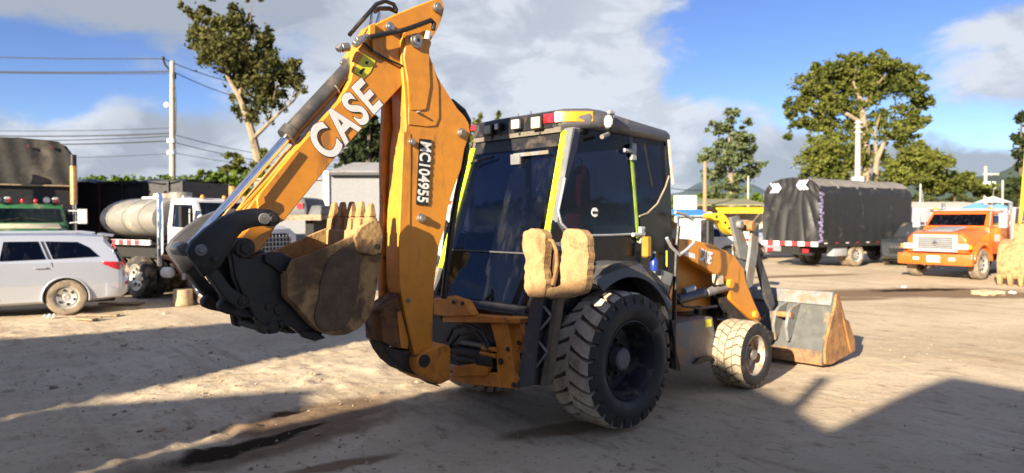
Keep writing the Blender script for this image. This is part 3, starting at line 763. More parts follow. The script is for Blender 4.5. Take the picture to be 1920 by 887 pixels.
b_ = MB(); b_.plateY([(1218, 500), (1262, 488), (1266, 510), (1240, 515), (1226, 540)], -.78, -.5); b_.build('floor_step', mat('muddy_step', (.24, .18, .12), .9, var=.2), BH)
b_ = MB(); b_.tube([ml(x, y, Y=-.92) for x, y in [(1266, 398), (1284, 402), (1299, 412), (1302, 440), (1300, 456), (1288, 468), (1274, 478), (1258, 462), (1250, 446)]], .018, 8); b_.build('handrail', M['pale_grey'], BH)
b_ = MB(); b_.tube([ml(x, y, Y=-.86) for x, y in [(1272, 424), (1268, 470), (1266, 520), (1264, 600)]], .024, 8); b_.build('upright_hose', M['black'], BH)
b_ = MB(); b_.cone(ml(1250, 470, Y=-.85), ml(1250, 500, Y=-.85), .010); b_.build('yellow_lever', M['yellow'], BH)
b_ = MB(); b_.plateY([(1257, 545), (1262, 534), (1258, 566), (1250, 574)], -.88, -.8); b_.build('amber_marker', M['amber'], BH)

# --- rear frame that carries the backhoe
fm = M['orange_grime']; XR = -.98
b_ = MB(); b_.plateX([(828, 596), (877, 590), (977, 598), (976, 607), (939, 606), (830, 604)], XR - .04, XR + .12); fr = b_.build('rear_frame', fm, BH, bev=.006)
b_ = MB(); b_.plateX([(919, 606), (951, 605), (957, 644), (963, 694), (970, 711), (962, 729), (939, 727), (931, 689), (930, 647)], XR, XR + .1); b_.build('frame_post', fm, fr, bev=.006)
b_ = MB(); b_.plateX([(960, 605), (973, 607), (980, 637), (970, 657), (966, 664)], XR + .06, XR + .14); b_.build('frame_lug', fm, fr, bev=.004)
b_ = MB(); b_.plateX([(846, 700), (870, 696), (933, 700), (940, 727), (887, 722), (846, 714)], XR - .02, XR + .1); b_.build('lower_beam', fm, fr, bev=.006)
b_ = MB(); b_.plateX([(812, 560), (840, 555), (869, 564), (885, 592), (835, 594), (812, 590)], XR - .08, XR + .02); b_.build('frame_bracket', fm, fr, bev=.01)
b_ = MB(); b_.plateX([(846, 688), (890, 682), (915, 690), (912, 704), (850, 706)], XR - .05, XR); b_.build('frame_lug', fm, fr, bev=.004)
for (x, y, X, r) in [(962, 722, XR - .012, .022), (866, 569, XR - .09, .02), (849, 567, XR - .09, .02), (972, 643, XR + .05, .022), (938, 678, XR - .012, .028), (951, 655, XR - .012, .02)]:
    c = ml(x, y, X=X); h = MB(); h.cone(c, c + Vector((.02, 0, 0)), r, n=14); h.build('bolt', M['coal'], fr)
# swing cylinders, hoses and dark castings seen through the opening
b_ = MB(); b_.span((-.90, -.62, .62), (-.84, .55, 1.12)); b_.build('frame_plate', M['black'], fr)
for (p, q, r) in [((848, 655), (912, 668), .05), ((846, 692), (893, 690), .03), ((858, 640), (915, 650), .025), ((860, 672), (925, 682), .045)]:
    h = MB(); h.cone(ml(*p, X=XR + .03), ml(*q, X=XR + .04), r); h.build('swing_cylinder', M['coal'] if r > .03 else M['grey_steel'], fr)
h = MB(); h.cone(ml(900, 674, X=XR), ml(930, 678, X=XR + .05), .07); h.build('swing_pin', M['coal'], fr)
for k, pts in enumerate([[(905, 652), (918, 654), (932, 656)], [(902, 662), (915, 664), (930, 668)]]):
    h = MB(); h.tube([ml(x, y, X=XR - .01) for x, y in pts], .022, 8); h.build('pipe_fitting', fm, fr)
for pts in [[(838, 640), (850, 615), (880, 608), (905, 622), (918, 650)], [(838, 655), (860, 628), (892, 622), (920, 660)], [(850, 565), (846, 545), (838, 525), (832, 510)], [(828, 600), (824, 570), (830, 540), (836, 520)]]:
    h = MB(); h.tube([ml(x, y, X=XR - .02) for x, y in pts], .016, 6); h.build('hydraulic_hose', M['black'], fr)
# swing casting
b_ = MB(); b_.plateY([(781, 679), (786, 668), (800, 658), (834, 645), (846, 650), (846, 712), (825, 722), (800, 710), (786, 698)], -.22, .22); sw = b_.build('swing_casting', fm, BH, bev=.015)
c = ml(797, 677, Y=-.235); h = MB(); h.cone(c, c + Vector((0, .03, 0)), .055, n=18); h.build('pin', M['coal'], sw)

# --- stabilizers
for s in (-1, 1):
    b_ = MB()
    c = [(-.80, -.82 * 1, .50), ]
    def sp(px, X): p = ml(*px, X=X); return p
    a = [sp(q, -.95) for q in [(996, 556), (1020, 556), (1008, 640), (1001, 722), (968, 728), (979, 650)]]
    pts = [Vector((p.x, -s * p.y, p.z)) for p in a]
    b_.prism(pts, [p + Vector((.10, 0, 0)) for p in pts]); leg = b_.build('stabilizer_leg', M['charcoal'], BH, bev=.008)
    b_ = MB(); a = [sp(q, -.93) for q in [(1036, 558), (1046, 558), (1034, 640), (1024, 724), (1012, 724), (1026, 640)]]
    pts = [Vector((p.x, -s * p.y, p.z)) for p in a]; b_.prism(pts, [p + Vector((.09, 0, 0)) for p in pts]); b_.build('leg_rail', mat('worn_leg_rail', (.12, .09, .06), .7, var=.3), leg, bev=.006)
    for q0, q1 in [((1016, 570), (1034, 592)), ((1034, 594), (1010, 622)), ((1010, 640), (1026, 660)), ((1026, 662), (1004, 690))]:
        p, q = sp(q0, -.93), sp(q1, -.93); h = MB(); h.tube([Vector((p.x, -s * p.y, p.z)), Vector((q.x, -s * q.y, q.z))], .012, 6); h.build('leg_brace', M['grey_steel'], leg)
    h = MB(); a = [sp(q, -.90) for q in [(1008, 562), (1036, 562), (1020, 722), (992, 722)]]; pts = [Vector((p.x, -s * p.y, p.z)) for p in a]; h.prism(pts, [p + Vector((.03, 0, 0)) for p in pts]); h.build('leg_web', M['black'], leg)
    # street pad: two thick slabs either side of the pin lugs
    padX = -.98
    for nm, poly, dx in [('pad_slab', [(978, 446), (981, 434), (994, 428), (1012, 430), (1020, 440), (1021, 470), (1017, 500), (1022, 530), (1020, 559), (990, 558), (982, 540), (983, 486), (978, 470)], .0),
                         ('pad_slab', [(1051, 452), (1056, 432), (1062, 429), (1088, 432), (1099, 444), (1101, 478), (1099, 528), (1090, 550), (1060, 560), (1020, 559), (1024, 542), (1050, 534), (1049, 500), (1052, 470)], .03)]:
        a = [sp(q, padX + dx) for q in ragged(poly, 1.3, int(poly[0][0]))]; pts = [Vector((p.x, -s * p.y, p.z)) for p in a]
        b_ = MB(); b_.prism(pts, [p + Vector((.10, 0, 0)) for p in pts]); pd = b_.build(nm, M['pad'], leg, bev=.011, seg=1, ang=8)
    h = MB(); h.tube([Vector((p.x, -s * p.y, p.z)) for p in [sp(q, padX + .06) for q in [(1024, 448), (1036, 452), (1043, 470), (1044, 495), (1041, 515), (1036, 534)]]], .016, 8); h.build('pad_lug', M['rust'], leg)
    h = MB(); p = [sp(q, padX + .12) for q in [(1022, 470), (1046, 470), (1046, 540), (1022, 540)]]; p = [Vector((v.x, -s * v.y, v.z)) for v in p]; h.prism(p, [v + Vector((.03, 0, 0)) for v in p]); h.build('pad_back', mat('dark_gap_back', (.06, .035, .02), .9, var=.3), leg)  # dark sheet that makes the gap between the slabs read dark

# --- boom
near_face = [(754, 64), (772, 48), (800, 58), (810, 80), (804, 98), (821, 144), (840, 175), (858, 203), (872, 218), (880, 232), (882, 250), (872, 278), (865, 317), (852, 352), (841, 387), (834, 430), (824, 460), (815, 530), (812, 596), (811, 652), (800, 668), (780, 676), (761, 596), (749, 533), (748, 470), (751, 392), (756, 273), (761, 238), (758, 170), (752, 107)]
b_ = MB(); b_.plateY(near_face, -.15, .055); boom = b_.build('boom', [M['orange']], BH, bev=.008)
far_face = [(754, 64), (800, 58), (821, 144), (858, 203), (882, 250), (865, 317), (834, 430), (815, 530), (811, 652), (780, 676), (745, 600), (744, 470), (747, 392), (746, 300), (750, 200), (750, 107)]
a = [ml(x, y, Y=-.15) for x, y in far_face]
b_ = MB(); b_.prism([(p.x, .085, p.z) for p in a], [(p.x, .15, p.z) for p in a]); b_.build('boom_far_plate', M['orange_grime'], boom, bev=.006)
# welded doublers and raised seams on the near face
dbl = [(757, 108), (762, 66), (790, 62), (806, 84), (806, 120), (808, 160), (800, 205), (790, 208), (768, 206), (764, 150)]
b_ = MB(); b_.plateY(dbl, -.168, -.148); b_.build('boom_doubler', M['orange'], boom, bev=.008)
dbl = [(766, 210), (768, 140), (812, 118), (823, 160), (824, 220), (818, 236), (800, 238), (766, 234)]
b_ = MB(); b_.plateY(dbl, -.158, -.148); b_.build('boom_doubler', M['orange'], boom, bev=.006)
b_ = MB(); b_.plateY([(756, 276), (757, 246), (770, 250), (771, 274), (768, 520), (776, 600), (788, 660), (780, 674), (761, 596), (749, 533), (748, 470), (751, 392)], -.156, -.148); b_.build('edge_strip', M['orange'], boom, bev=.004)
for x, y, r in [(791, 409, .030), (867, 249, .032), (773, 266, .022), (768, 563, .014), (785, 210, .01)]:
    c = ml(x, y, Y=-.175); h = MB(); h.cone(c, c + Vector((0, .03, 0)), r * 1.35, n=20, m=0); h.cone(c + Vector((0, -.022, 0)), c + Vector((0, .012, 0)), r, n=16); h.build('boom_pin', M['bright_steel'], boom, bev=.003)
c = ml(782, 76, Y=-.19); h = MB(); h.cone(c, c + Vector((0, .05, 0)), .062, n=24); h.cone(c + Vector((0, -.02, 0)), c, .042, n=20); o = h.build('hinge_pin', M['bright_steel'], boom, bev=.004)
h = MB(); h.cone(c + Vector((0, -.024, 0)), c + Vector((0, -.018, 0)), .016, n=12); h.build('grease_hole', M['black'], o)
# dark base of the boom and the hoses behind it
BRN = mat('shade_brown_paint', (.17, .07, .02), .6, var=.3, dirt=(.05, .03, .02), damt=.4, dscale=6)  # boom foot's orange painted brown for the shadow lying on it
b_ = MB(); b_.plateY([(712, 582), (716, 640), (734, 650), (752, 654), (768, 654), (764, 610), (752, 560), (748, 548), (738, 565)], -.12, .14); b_.build('boom_foot', BRN, boom, bev=.01)
b_ = MB(); b_.plateY([(716, 642), (736, 652), (752, 656), (770, 656), (780, 678), (800, 702), (829, 727), (800, 711), (756, 694), (737, 678), (724, 660)], -.10, .12); b_.build('hose_guard', M['coal'], boom, bev=.01)
b_ = MB(); b_.plateY([(744, 585), (752, 584), (766, 640), (764, 654), (752, 652)], -.13, -.11); b_.build('wear_plate', M['orange_grime'], boom)
h = MB(); h.tube([Vector((p.x, .0, p.z)) for p in [ml(x, y, Y=0) for x, y in [(846, 190), (868, 208), (878, 226), (872, 300), (858, 360), (846, 430), (838, 500), (832, 560)]]], .03, 8); h.build('hydraulic_hose', M['black'], boom)
# boom lettering: black plate with white characters reading downwards
pl0, pl1 = ml(798, 260, Y=-.162), ml(791, 385, Y=-.162)
b_ = MB(); b_.plateY([(787, 260), (809, 262), (803, 385), (781, 383)], -.160, -.1505); pl = b_.build('number_plate', M['black'], boom)
dn = (ml(792, 384, Y=-.162) - ml(799, 261, Y=-.162)); L_ = dn.length
up = Vector((-dn.z, 0, dn.x)).normalized(); up = up if up.x > 0 else -up
st = ml(790, 264, Y=-.1615)
text_mesh('MC104955', M['white'], pl, 'lettering', st, dn, up, .155, bold=.0036, depth=.0015, space=1.02, aspect=.755)

# --- dipper (the outer arm), nested between the boom plates
DY = -.125
dip = [(816, -2), (828, -3), (834, 14), (831, 28), (822, 52), (808, 76), (790, 100), (770, 140), (754, 160), (719, 198), (627, 298), (533, 414), (520, 420), (507, 443), (490, 468), (474, 478), (452, 477), (442, 466), (446, 452), (466, 428), (478, 405), (474, 392), (486, 371), (560, 275), (638, 188), (658, 149), (663, 114), (668, 98), (689, 69), (702, 46), (746, 25), (796, 5)]
b_ = MB(); b_.plateY(dip, DY, DY + .21); dp = b_.build('dipper', M['orange'], BH, bev=.008)
# stiffener along the upper edge, front latch block and the yellow sticker
b_ = MB(); b_.plateY([(464, 394), (480, 372), (556, 280), (562, 286), (492, 378), (478, 396)], DY - .02, DY + .2); b_.build('dipper_rail', M['orange'], dp, bev=.004)
b_ = MB(); b_.plateY([(482, 374), (488, 364), (496, 368), (498, 380), (484, 392)], DY - .04, DY + .02); b_.build('dipper_stop', M['orange'], dp, bev=.004)
b_ = MB(); b_.plateY([(693, 47), (704, 43), (704, 96), (700, 99), (698, 72), (693, 68)], DY - .03, DY); b_.build('hose_bracket', M['yellow_edge'], dp, bev=.004)
b_ = MB(); b_.plateY([(683, 101), (705, 113), (694, 136), (680, 148), (663, 134)], DY - .004, DY - .001); o = b_.build('sticker', M['label_yellow'], dp)
for poly in ([(684, 128), (678, 140), (673, 136), (680, 128)], [(686, 114), (692, 116), (689, 121), (684, 119)]):
    b_ = MB(); b_.plateY(poly, DY - .006, DY - .0045); b_.build('sticker_print', M['black'], o)
for x, y, r, t_ in [(822, 13, .042, .05), (733, 50, .042, .03)]:
    c = ml(x, y, Y=DY - .035); h = MB(); h.cone(c, c + Vector((0, .3 if t_ > .04 else .04, 0)), r, n=20); h.cone(c + Vector((0, -.012, 0)), c, r * .7, n=16); h.build('pin', M['bright_steel'], dp, bev=.003)
# dipper lettering with a dark keyline
def along(p0, p1, Y):
    a, b2 = ml(*p0, Y=Y), ml(*p1, Y=Y); d = (b2 - a); u = Vector((d.z, 0, -d.x)).normalized()
    return a, d, (u if u.x < 0 or u.z > 0 and abs(u.x) < abs(u.z) else -u)
a, d, u = along((614, 305), (728, 182), DY)
u = Vector((-d.z, 0, d.x)).normalized(); u = u if u.z > 0 else -u
text_mesh('CASE', M['outline'], dp, 'lettering_edge', a + Vector((0, -.0035, 0)), d, u, .385, bold=.018, depth=.001, shear=.0, space=1.12, aspect=.74)
text_mesh('CASE', M['white'], dp, 'lettering', a + Vector((0, -.007, 0)), d, u, .385, bold=.010, depth=.002, shear=.0, space=1.12, aspect=.74)

# bucket cylinder on top of the dipper
CYY = 0.0
def mc(px, Y=-.02): return ml(*px, Y=Y)
h = MB(); h.cone(mc((540, 253)), mc((655, 128)), .064, n=20); h.cone(mc((536, 258)), mc((548, 244)), .078, n=20); h.cone(mc((645, 140)), mc((668, 112)), .06, n=20); h.tube([mc((642, 152)), mc((643, 148))], .068, 20)
cy = h.build('bucket_cylinder', mat('dark_grey_cylinder', (.045, .045, .047), .45, var=.15, dirt=(.12, .09, .06), damt=.35), BH, bev=.004)
h = MB(); c = mc((623, 167)); e = (mc((655, 128)) - mc((540, 253))).normalized(); h.cone(c, c + e * .012, .067, n=20); h.build('clamp', M['pale_grey'], cy)
h = MB(); h.cone(mc((545, 250)), mc((352, 468)), .034, n=18); h.build('cylinder_rod', M['chrome'], cy)
h = MB(); h.tube([mc((566, 268), -.1), mc((470, 372), -.1), mc((440, 402), -.1)], .012, 6); h.build('guide_pipe', M['orange'], cy)
# fittings and hoses at the elbow
for p, q, r in [((640, 90), (654, 88), .035), ((640, 86), (634, 94), .03), ((664, 84), (682, 72), .03), ((668, 76), (690, 68), .026), ((648, 112), (640, 120), .02)]:
    h = MB(); h.cone(mc(p, -.16), mc(q, -.16), r, n=12); h.build('hose_fitting', M['bright_steel'], dp, bev=.004)
for p, q in [((690, 78), (698, 24)), ((700, 66), (712, 24))]:
    h = MB(); h.cone(mc(p, -.1), mc(q, -.05), .014, n=10); h.build('steel_pipe', M['chrome'], dp)
hoses = [([(655, 66), (672, 46), (690, 26), (706, 8), (722, 2), (738, 8), (744, 20)], .018, -.06), ([(702, 22), (712, 16), (730, 16), (744, 22)], .02, .0), ([(692, 70), (720, 64), (752, 58), (782, 48), (808, 38), (814, 44), (812, 56)], .021, -.19),
         ([(680, 78), (700, 96), (728, 112), (752, 122)], .010, -.15)]
for pts, r, Y in hoses:
    h = MB(); h.tube([mc(p, Y) for p in pts], r, 8); h.build('hydraulic_hose', M['black'], dp)
h = MB(); h.cone(mc((803, 60), -.19), mc((800, 74), -.19), .024, n=10); h.build('hose_fitting', M['lens'], dp)

# bucket linkage: twin curved bell links, straight guide arms, quick coupler
curved = [(527, 411), (523, 400), (507, 393), (480, 390), (446, 395), (415, 408), (384, 431), (362, 452), (352, 470), (358, 484), (372, 502), (384, 520), (398, 514), (415, 499), (432, 470), (442, 450), (456, 434), (474, 426), (494, 424), (516, 424), (525, 419)]
lk = None
for y0, y1 in ((-.27, -.20), (.14, .21)):
    a = [ml(x, y, Y=-.27) for x, y in curved]
    b_ = MB(); b_.prism([(p.x, y0, p.z) for p in a], [(p.x, y1, p.z) for p in a]); o = b_.build('curved_link', M['charcoal'] if y0 > 0 else M['black'], BH, bev=.012, seg=2)
    lk = lk or o
    strut = [(378, 498), (398, 490), (436, 540), (468, 558), (470, 576), (450, 582), (424, 562)]
    a = [ml(x, y, Y=-.27) for x, y in strut]
    b_ = MB(); b_.prism([(p.x, y0 + .004, p.z) for p in a], [(p.x, y1 + .03, p.z) for p in a]); b_.build('link_strut', M['black'], o, bev=.008)
for x, y, r, yy, mm in [(513, 411, .05, -.285, 'coal'), (461, 465, .07, -.26, 'coal'), (378, 469, .04, -.285, 'grey_steel'), (403, 486, .035, -.275, 'black'), (458, 566, .035, -.285, 'coal')]:
    c = ml(x, y, Y=yy); h = MB(); h.cone(c, c + Vector((0, .06 if mm in ('black',) else .5, 0)), r, n=20); h.cone(c + Vector((0, -.015, 0)), c, r * .6, n=12); h.build('pin', M[mm], lk, bev=.006)
c = ml(497, 410, Y=-.29); h = MB(); h.cone(c, c + Vector((0, .03, 0)), .04, n=18); h.build('boss', M['grey_steel'], lk)
c = ml(346, 467, Y=-.12); h = MB(); h.cone(c, c + Vector((0, .16, 0)), .05, n=20); h.build('rod_eye', M['bright_steel'], lk, bev=.01)
body = [(432, 468), (448, 478), (468, 484), (490, 478), (508, 473), (530, 472), (546, 484), (540, 500), (530, 512), (540, 556), (578, 588), (607, 624), (600, 634), (585, 636), (566, 628), (545, 612), (532, 612), (524, 624), (506, 627), (492, 622), (486, 608), (474, 590), (452, 548), (440, 520)]
cp = None
for y0, y1 in ((-.235, -.16), (.10, .17)):
    a = [ml(x, y, Y=-.235) for x, y in body]
    b_ = MB(); b_.prism([(p.x, y0, p.z) for p in a], [(p.x, y1, p.z) for p in a]); o = b_.build('coupler_plate', M['black'], BH, bev=.01)
    cp = cp or o
b_ = MB(); a = [ml(x, y, Y=-.235) for x, y in [(470, 520), (500, 500), (560, 580), (580, 610), (540, 606), (500, 596)]]; b_.prism([(p.x, -.17, p.z) for p in a], [(p.x, .11, p.z) for p in a]); b_.build('coupler_body', M['coal'], cp)
for poly, y0 in [([(411, 572), (424, 556), (440, 572), (470, 580), (478, 596), (460, 596), (430, 590), (414, 584)], -.2), ([(484, 600), (506, 612), (500, 628), (488, 624)], -.27), ([(566, 622), (592, 620), (612, 634), (592, 640), (572, 634)], -.27), ([(522, 606), (536, 600), (530, 618)], -.27)]:
    a = [ml(x, y, Y=y0) for x, y in poly]
    for ya in (y0, -y0 - .08):
        b_ = MB(); b_.prism([(p.x, ya, p.z) for p in a], [(p.x, ya + .08, p.z) for p in a]); b_.build('coupler_hook', M['coal'], cp, bev=.01)
for x, y, r in [(510, 491, .030), (505, 576, .026), (528, 580, .05), (513, 612, .045), (497, 616, .03)]:
    c = ml(x, y, Y=-.25); h = MB(); h.cone(c, c + Vector((0, .5, 0)), r, n=16); h.build('pin', M['coal'], cp, bev=.006)

# digging bucket
BW = .34
side = [(538, 509), (548, 488), (600, 470), (664, 440), (688, 430), (706, 432), (718, 440), (717, 470), (711, 512), (706, 547), (697, 585), (680, 610), (658, 624), (633, 629), (607, 625), (584, 606), (560, 578), (540, 555)]
side = [side[0]] + side[1:4] + [rounded(side, 4)[k] for k in range(16, 68)] + [side[-1]]
a = [ml(x, y, Y=-BW) for x, y in ragged(side, .45, 4, 30)]
bk = MB(); bk.prism([(p.x, -BW, p.z) for p in a], [(p.x, -BW + .028, p.z) for p in a]); bucket = bk.build('digging_bucket', M['mud'], BH, bev=.006)
b_ = MB(); b_.prism([(p.x, BW - .028, p.z) for p in a], [(p.x, BW, p.z) for p in a]); b_.build('bucket_side', M['mud_pale'], bucket, bev=.006)
# wrapped shell: follows the outline from the lip round the bottom to the hinge
wrap = a[14:] + [a[0]]
cen = sum(wrap, Vector()) / len(wrap)
inn = [p + (cen - p).normalized() * .03 for p in wrap]
prof = [(p.x, p.z) for p in wrap] + [(p.x, p.z) for p in inn[::-1]]
b_ = MB(); b_.profY(prof, -BW + .028, BW - .028); b_.build('bucket_shell', M['mud_pale'], bucket, bev=.004)
# welded wear patch on the near side plate and cheek cutter
patchp = [(604, 520), (622, 482), (664, 452), (672, 440), (676, 470), (674, 530), (662, 590), (640, 616), (606, 620), (590, 596), (598, 560)]
b_ = MB(); b_.plateY(rounded(patchp, 3), -BW - .014, -BW + .002); b_.build('wear_patch', mat('bare_dark_steel', (.11, .072, .042), .6, .2, var=.3, dirt=(.2, .13, .07), damt=.35, dscale=7, bump=.3), bucket, bev=.006)
b_ = MB(); b_.plateY([(664, 446), (676, 424), (700, 410), (714, 416), (720, 440), (717, 476), (700, 480), (672, 474)], -BW - .03, -BW + .002); b_.build('cheek_cutter', M['mud'], bucket, bev=.012)
b_ = MB(); c = ml(706, 462, Y=-BW - .035); b_.cone(c, c + Vector((0, .02, 0)), .02, n=12); b_.build('bolt', M['coal'], bucket)
# teeth stand on the lip
lipx, lipz = ml(702, 436, Y=-BW).x, ml(702, 436, Y=-BW).z
for i in range(5):
    y = BW - .05 - i * (2 * BW - .1) / 4
    tm = M['mud_pale'] if i != 1 else M['mud']
    b_ = MB(); hw = .056; hgt = .25 - .02 * (i == 4)
    b_.hexa([(lipx - .07, y - hw, lipz - .10), (lipx + .05, y - hw, lipz - .10), (lipx + .05, y + hw, lipz - .10), (lipx - .07, y + hw, lipz - .10), (lipx - .045, y - hw * .9, lipz + .12), (lipx + .03, y - hw * .9, lipz + .12), (lipx + .03, y + hw * .9, lipz + .12), (lipx - .045, y + hw * .9, lipz + .12)])
    b_.hexa([(lipx - .045, y - hw * .75, lipz + .12), (lipx + .03, y - hw * .75, lipz + .12), (lipx + .03, y + hw * .75, lipz + .12), (lipx - .045, y + hw * .75, lipz + .12), (lipx - .02, y - hw * .5, lipz + hgt), (lipx + .015, y - hw * .5, lipz + hgt), (lipx + .015, y + hw * .45, lipz + hgt), (lipx - .02, y + hw * .45, lipz + hgt)])
    t_ = b_.build('bucket_tooth', tm, bucket, bev=.010)
    h = MB(); h.cone((lipx - .05, y, lipz + .15), (lipx + .04, y, lipz + .15), .014, n=8); h.build('tooth_pin', M['black'], BH) if False else None
b_ = MB(); b_.span((lipx - .075, -BW + .03, lipz - .14), (lipx - .03, BW - .03, lipz + .02)); b_.build('bucket_lip', M['mud_pale'], bucket, bev=.01)
# ears that pin the bucket to the coupler
for y in (-.27, .24):
    a2 = [ml(x, y_, Y=-.27) for x, y_ in [(496, 476), (512, 472), (532, 476), (560, 490), (576, 520), (556, 548), (536, 520), (512, 500), (498, 492)]]
    b_ = MB(); b_.prism([(p.x, y, p.z) for p in a2], [(p.x, y + .03, p.z) for p in a2]); b_.build('bucket_ear', M['coal'], bucket, bev=.006)

# --- loader arms, linkage and front bucket
arm = [(1268, 447), (1300, 449), (1342, 461), (1378, 480), (1395, 503), (1400, 530), (1414, 565), (1429, 598), (1420, 606), (1406, 597), (1370, 562), (1366, 534), (1354, 518), (1340, 514), (1304, 492), (1270, 474)]
for y0, y1 in ((-.66, -.54), (.54, .66)):
    a = [ml(x, y, Y=-.66) for x, y in arm]
    b_ = MB(); b_.prism([(p.x, y0, p.z) for p in a], [(p.x, y1, p.z) for p in a]); la = b_.build('loader_arm', M['orange'], BH, bev=.012)
    if y0 < 0:
        a, d, _ = along((1308, 486), (1354, 504), -.66); u = Vector((-d.z, 0, d.x)).normalized(); u = u if u.z > 0 else -u
        text_mesh('CASE', M['white'], la, 'lettering', a + Vector((0, -.006, 0)), d, u, .20, bold=.006, depth=.002, shear=.15, aspect=.62)
        a, d, _ = along((1284, 479), (1300, 484), -.66)
        b_ = MB(); b_.plateY([(1284, 471), (1303, 476), (1304, 486), (1286, 480)], -.664, -.6605); b_.build('white_mark', M['white'], la)
        for x, y, r in [(1373, 532, .06), (1420, 590, .05)]:
            c = ml(x, y, Y=-.71); h = MB(); h.cone(c, c + Vector((0, .1, 0)), r, n=18); h.build('arm_pin', M['yellow_edge'], la, bev=.006)
        b_ = MB(); b_.plateY([(1345, 515), (1356, 517), (1357, 532), (1346, 534)], -.69, -.62); b_.build('grease_block', mat('cream_paint', (.6, .52, .38), .6), la)
    # lift cylinder
    yy = -.62 if y0 < 0 else .62
    sg = lambda px: Vector((ml(*px, Y=-.62).x, yy, ml(*px, Y=-.62).z))
    h = MB(); h.cone(sg((1318, 548)), sg((1268, 562)), .062, n=16); lc = h.build('lift_cylinder', mat('navy_cylinder', (.02, .03, .06), .4, dirt=(.1, .08, .06), damt=.3), BH, bev=.006)
    h = MB(); h.cone(sg((1364, 537)), sg((1322, 549)), .056, n=16); h.cone(sg((1322, 549)), sg((1312, 552)), .04, n=16); h.build('cylinder_guard', M['grey_steel'], lc, bev=.01)
    h = MB(); h.cone(sg((1300, 540)), sg((1282, 546)), .04, n=12); h.build('cylinder_port', M['pale_grey'], lc)
    # tilt levers: tall bell crank and long dark links to the bucket
    for nm, poly, mm, dy, parent in [('tilt_lever', [(1371, 408), (1386, 404), (1396, 440), (1410, 480), (1404, 492), (1388, 484), (1380, 450)], 'grey_steel', .0, None),
                                     ('tilt_lever', [(1412, 420), (1424, 418), (1422, 470), (1412, 536), (1404, 542), (1398, 536), (1406, 480)], 'grey_steel', -.05, None),
                                     ('tilt_link', [(1414, 462), (1421, 462), (1440, 520), (1454, 570), (1448, 584), (1436, 560), (1424, 510)], 'charcoal', .03, None)]:
        ya = -.60 + dy
        a = [ml(x, y, Y=ya) for x, y in poly]; sg2 = -1 if y0 < 0 else 1
        b_ = MB(); b_.prism([(p.x, sg2 * abs(ya), p.z) for p in a], [(p.x, sg2 * (abs(ya) - .045), p.z) for p in a]); b_.build(nm, M[mm], BH, bev=.008)
    c = ml(1414, 424, Y=-.70); h = MB(); sg2 = -1 if y0 < 0 else 1
    h.cone((c.x, sg2 * .70, c.z), (c.x, sg2 * .52, c.z), .07, n=16); h.build('lever_pin', M['rust'], BH, bev=.006)
    c = ml(1392, 421, Y=-.66); h = MB(); h.cone((c.x, sg2 * .66, c.z), (c.x, sg2 * .54, c.z), .05, n=16); h.build('lever_pin', M['grey_steel'], BH, bev=.006)
# black hose under the loader arm
h = MB(); h.tube([ml(x, y, Y=-.68) for x, y in [(1268, 556), (1280, 574), (1310, 578), (1344, 574)]], .016, 6); h.build('hydraulic_hose', M['black'], BH)
h = MB(); h.tube([ml(x, y, Y=-.5) for x, y in [(1405, 600), (1420, 606), (1432, 590)]], .03, 8); h.build('axle_hose', M['black'], BH)

# front bucket: back plate, floor, sides, edge
prof = [(4.45, .955), (4.40, .80), (4.16, .40), (4.10, .22), (4.12, .06), (4.30, .03), (5.0, .10), (5.0, .125), (4.32, .06), (4.15, .10), (4.14, .23), (4.20, .38), (4.44, .78), (4.49, .94)]
fb = MB(); fb.profY(prof, -1.25, 1.25); fbo = fb.build('front_bucket', M['bucket_grey'], BH, bev=.008)
b_ = MB(); b_.profY([(4.36, .80), (4.425, .975), (4.50, .975), (4.43, .78)], -1.24, 1.24); b_.build('bucket_rail', M['grey_steel'], fbo, bev=.006)
b_ = MB(); b_.profY([(4.085, .215), (4.10, .03), (4.29, .012), (4.29, .03), (4.115, .06), (4.10, .225)], -1.24, 1.24); b_.build('wear_strip', M['rust_dark'], fbo, bev=.006)
b_ = MB(); b_.profY([(4.245, .55), (4.262, .55), (4.135, .225), (4.10, .215)], -1.2, 1.2) if False else None
for y0, y1 in ((-1.285, -1.25), (1.25, 1.285)):
    b_ = MB(); b_.profY([(4.455, .955), (4.52, .95), (4.95, .30), (5.0, .13), (4.98, .09), (4.30, .025), (4.12, .055), (4.10, .22), (4.16, .40), (4.40, .80)], y0, y1); sd = b_.build('bucket_side', M['rust'], fbo, bev=.006)
    s_ = -1 if y0 < 0 else 1
    b_ = MB(); b_.profY([(4.62, .62), (4.80, .56), (5.02, .28), (5.05, .12), (4.90, .10), (4.78, .30)], s_ * 1.31, s_ * 1.286); b_.build('side_cutter', M['rust'], fbo, bev=.006)
for y in (-.80, -.62, .62, .80):
    b_ = MB(); b_.profY([(4.05, .70), (4.16, .76), (4.38, .80), (4.17, .40), (4.04, .30), (3.98, .5)], y - .02, y + .02); b_.build('bucket_hinge', M['grey_steel'], fbo, bev=.006)
for s in (-1, 1):
    h = MB(); h.cone((4.08, s * .58, .66), (4.08, s * .84, .66), .04, n=12); h.build('hinge_pin', M['rust'], fbo)
    # lower nose of the loader arm reaches the bucket hinge
    b_ = MB(); b_.profY([(2.55, 1.0), (2.85, 1.0), (3.4, .62), (4.05, .40), (4.06, .30), (3.9, .28), (3.1, .5)], s * .56, s * .62); b_.build('arm_nose', M['coal'], BH, bev=.01)  # nose coloured dark to stand for the shadow behind the front wheel
b_ = MB(); b_.span((3.2, -.66, .52), (3.3, .66, .62)); b_.build('cross_tube', M['orange'], BH)

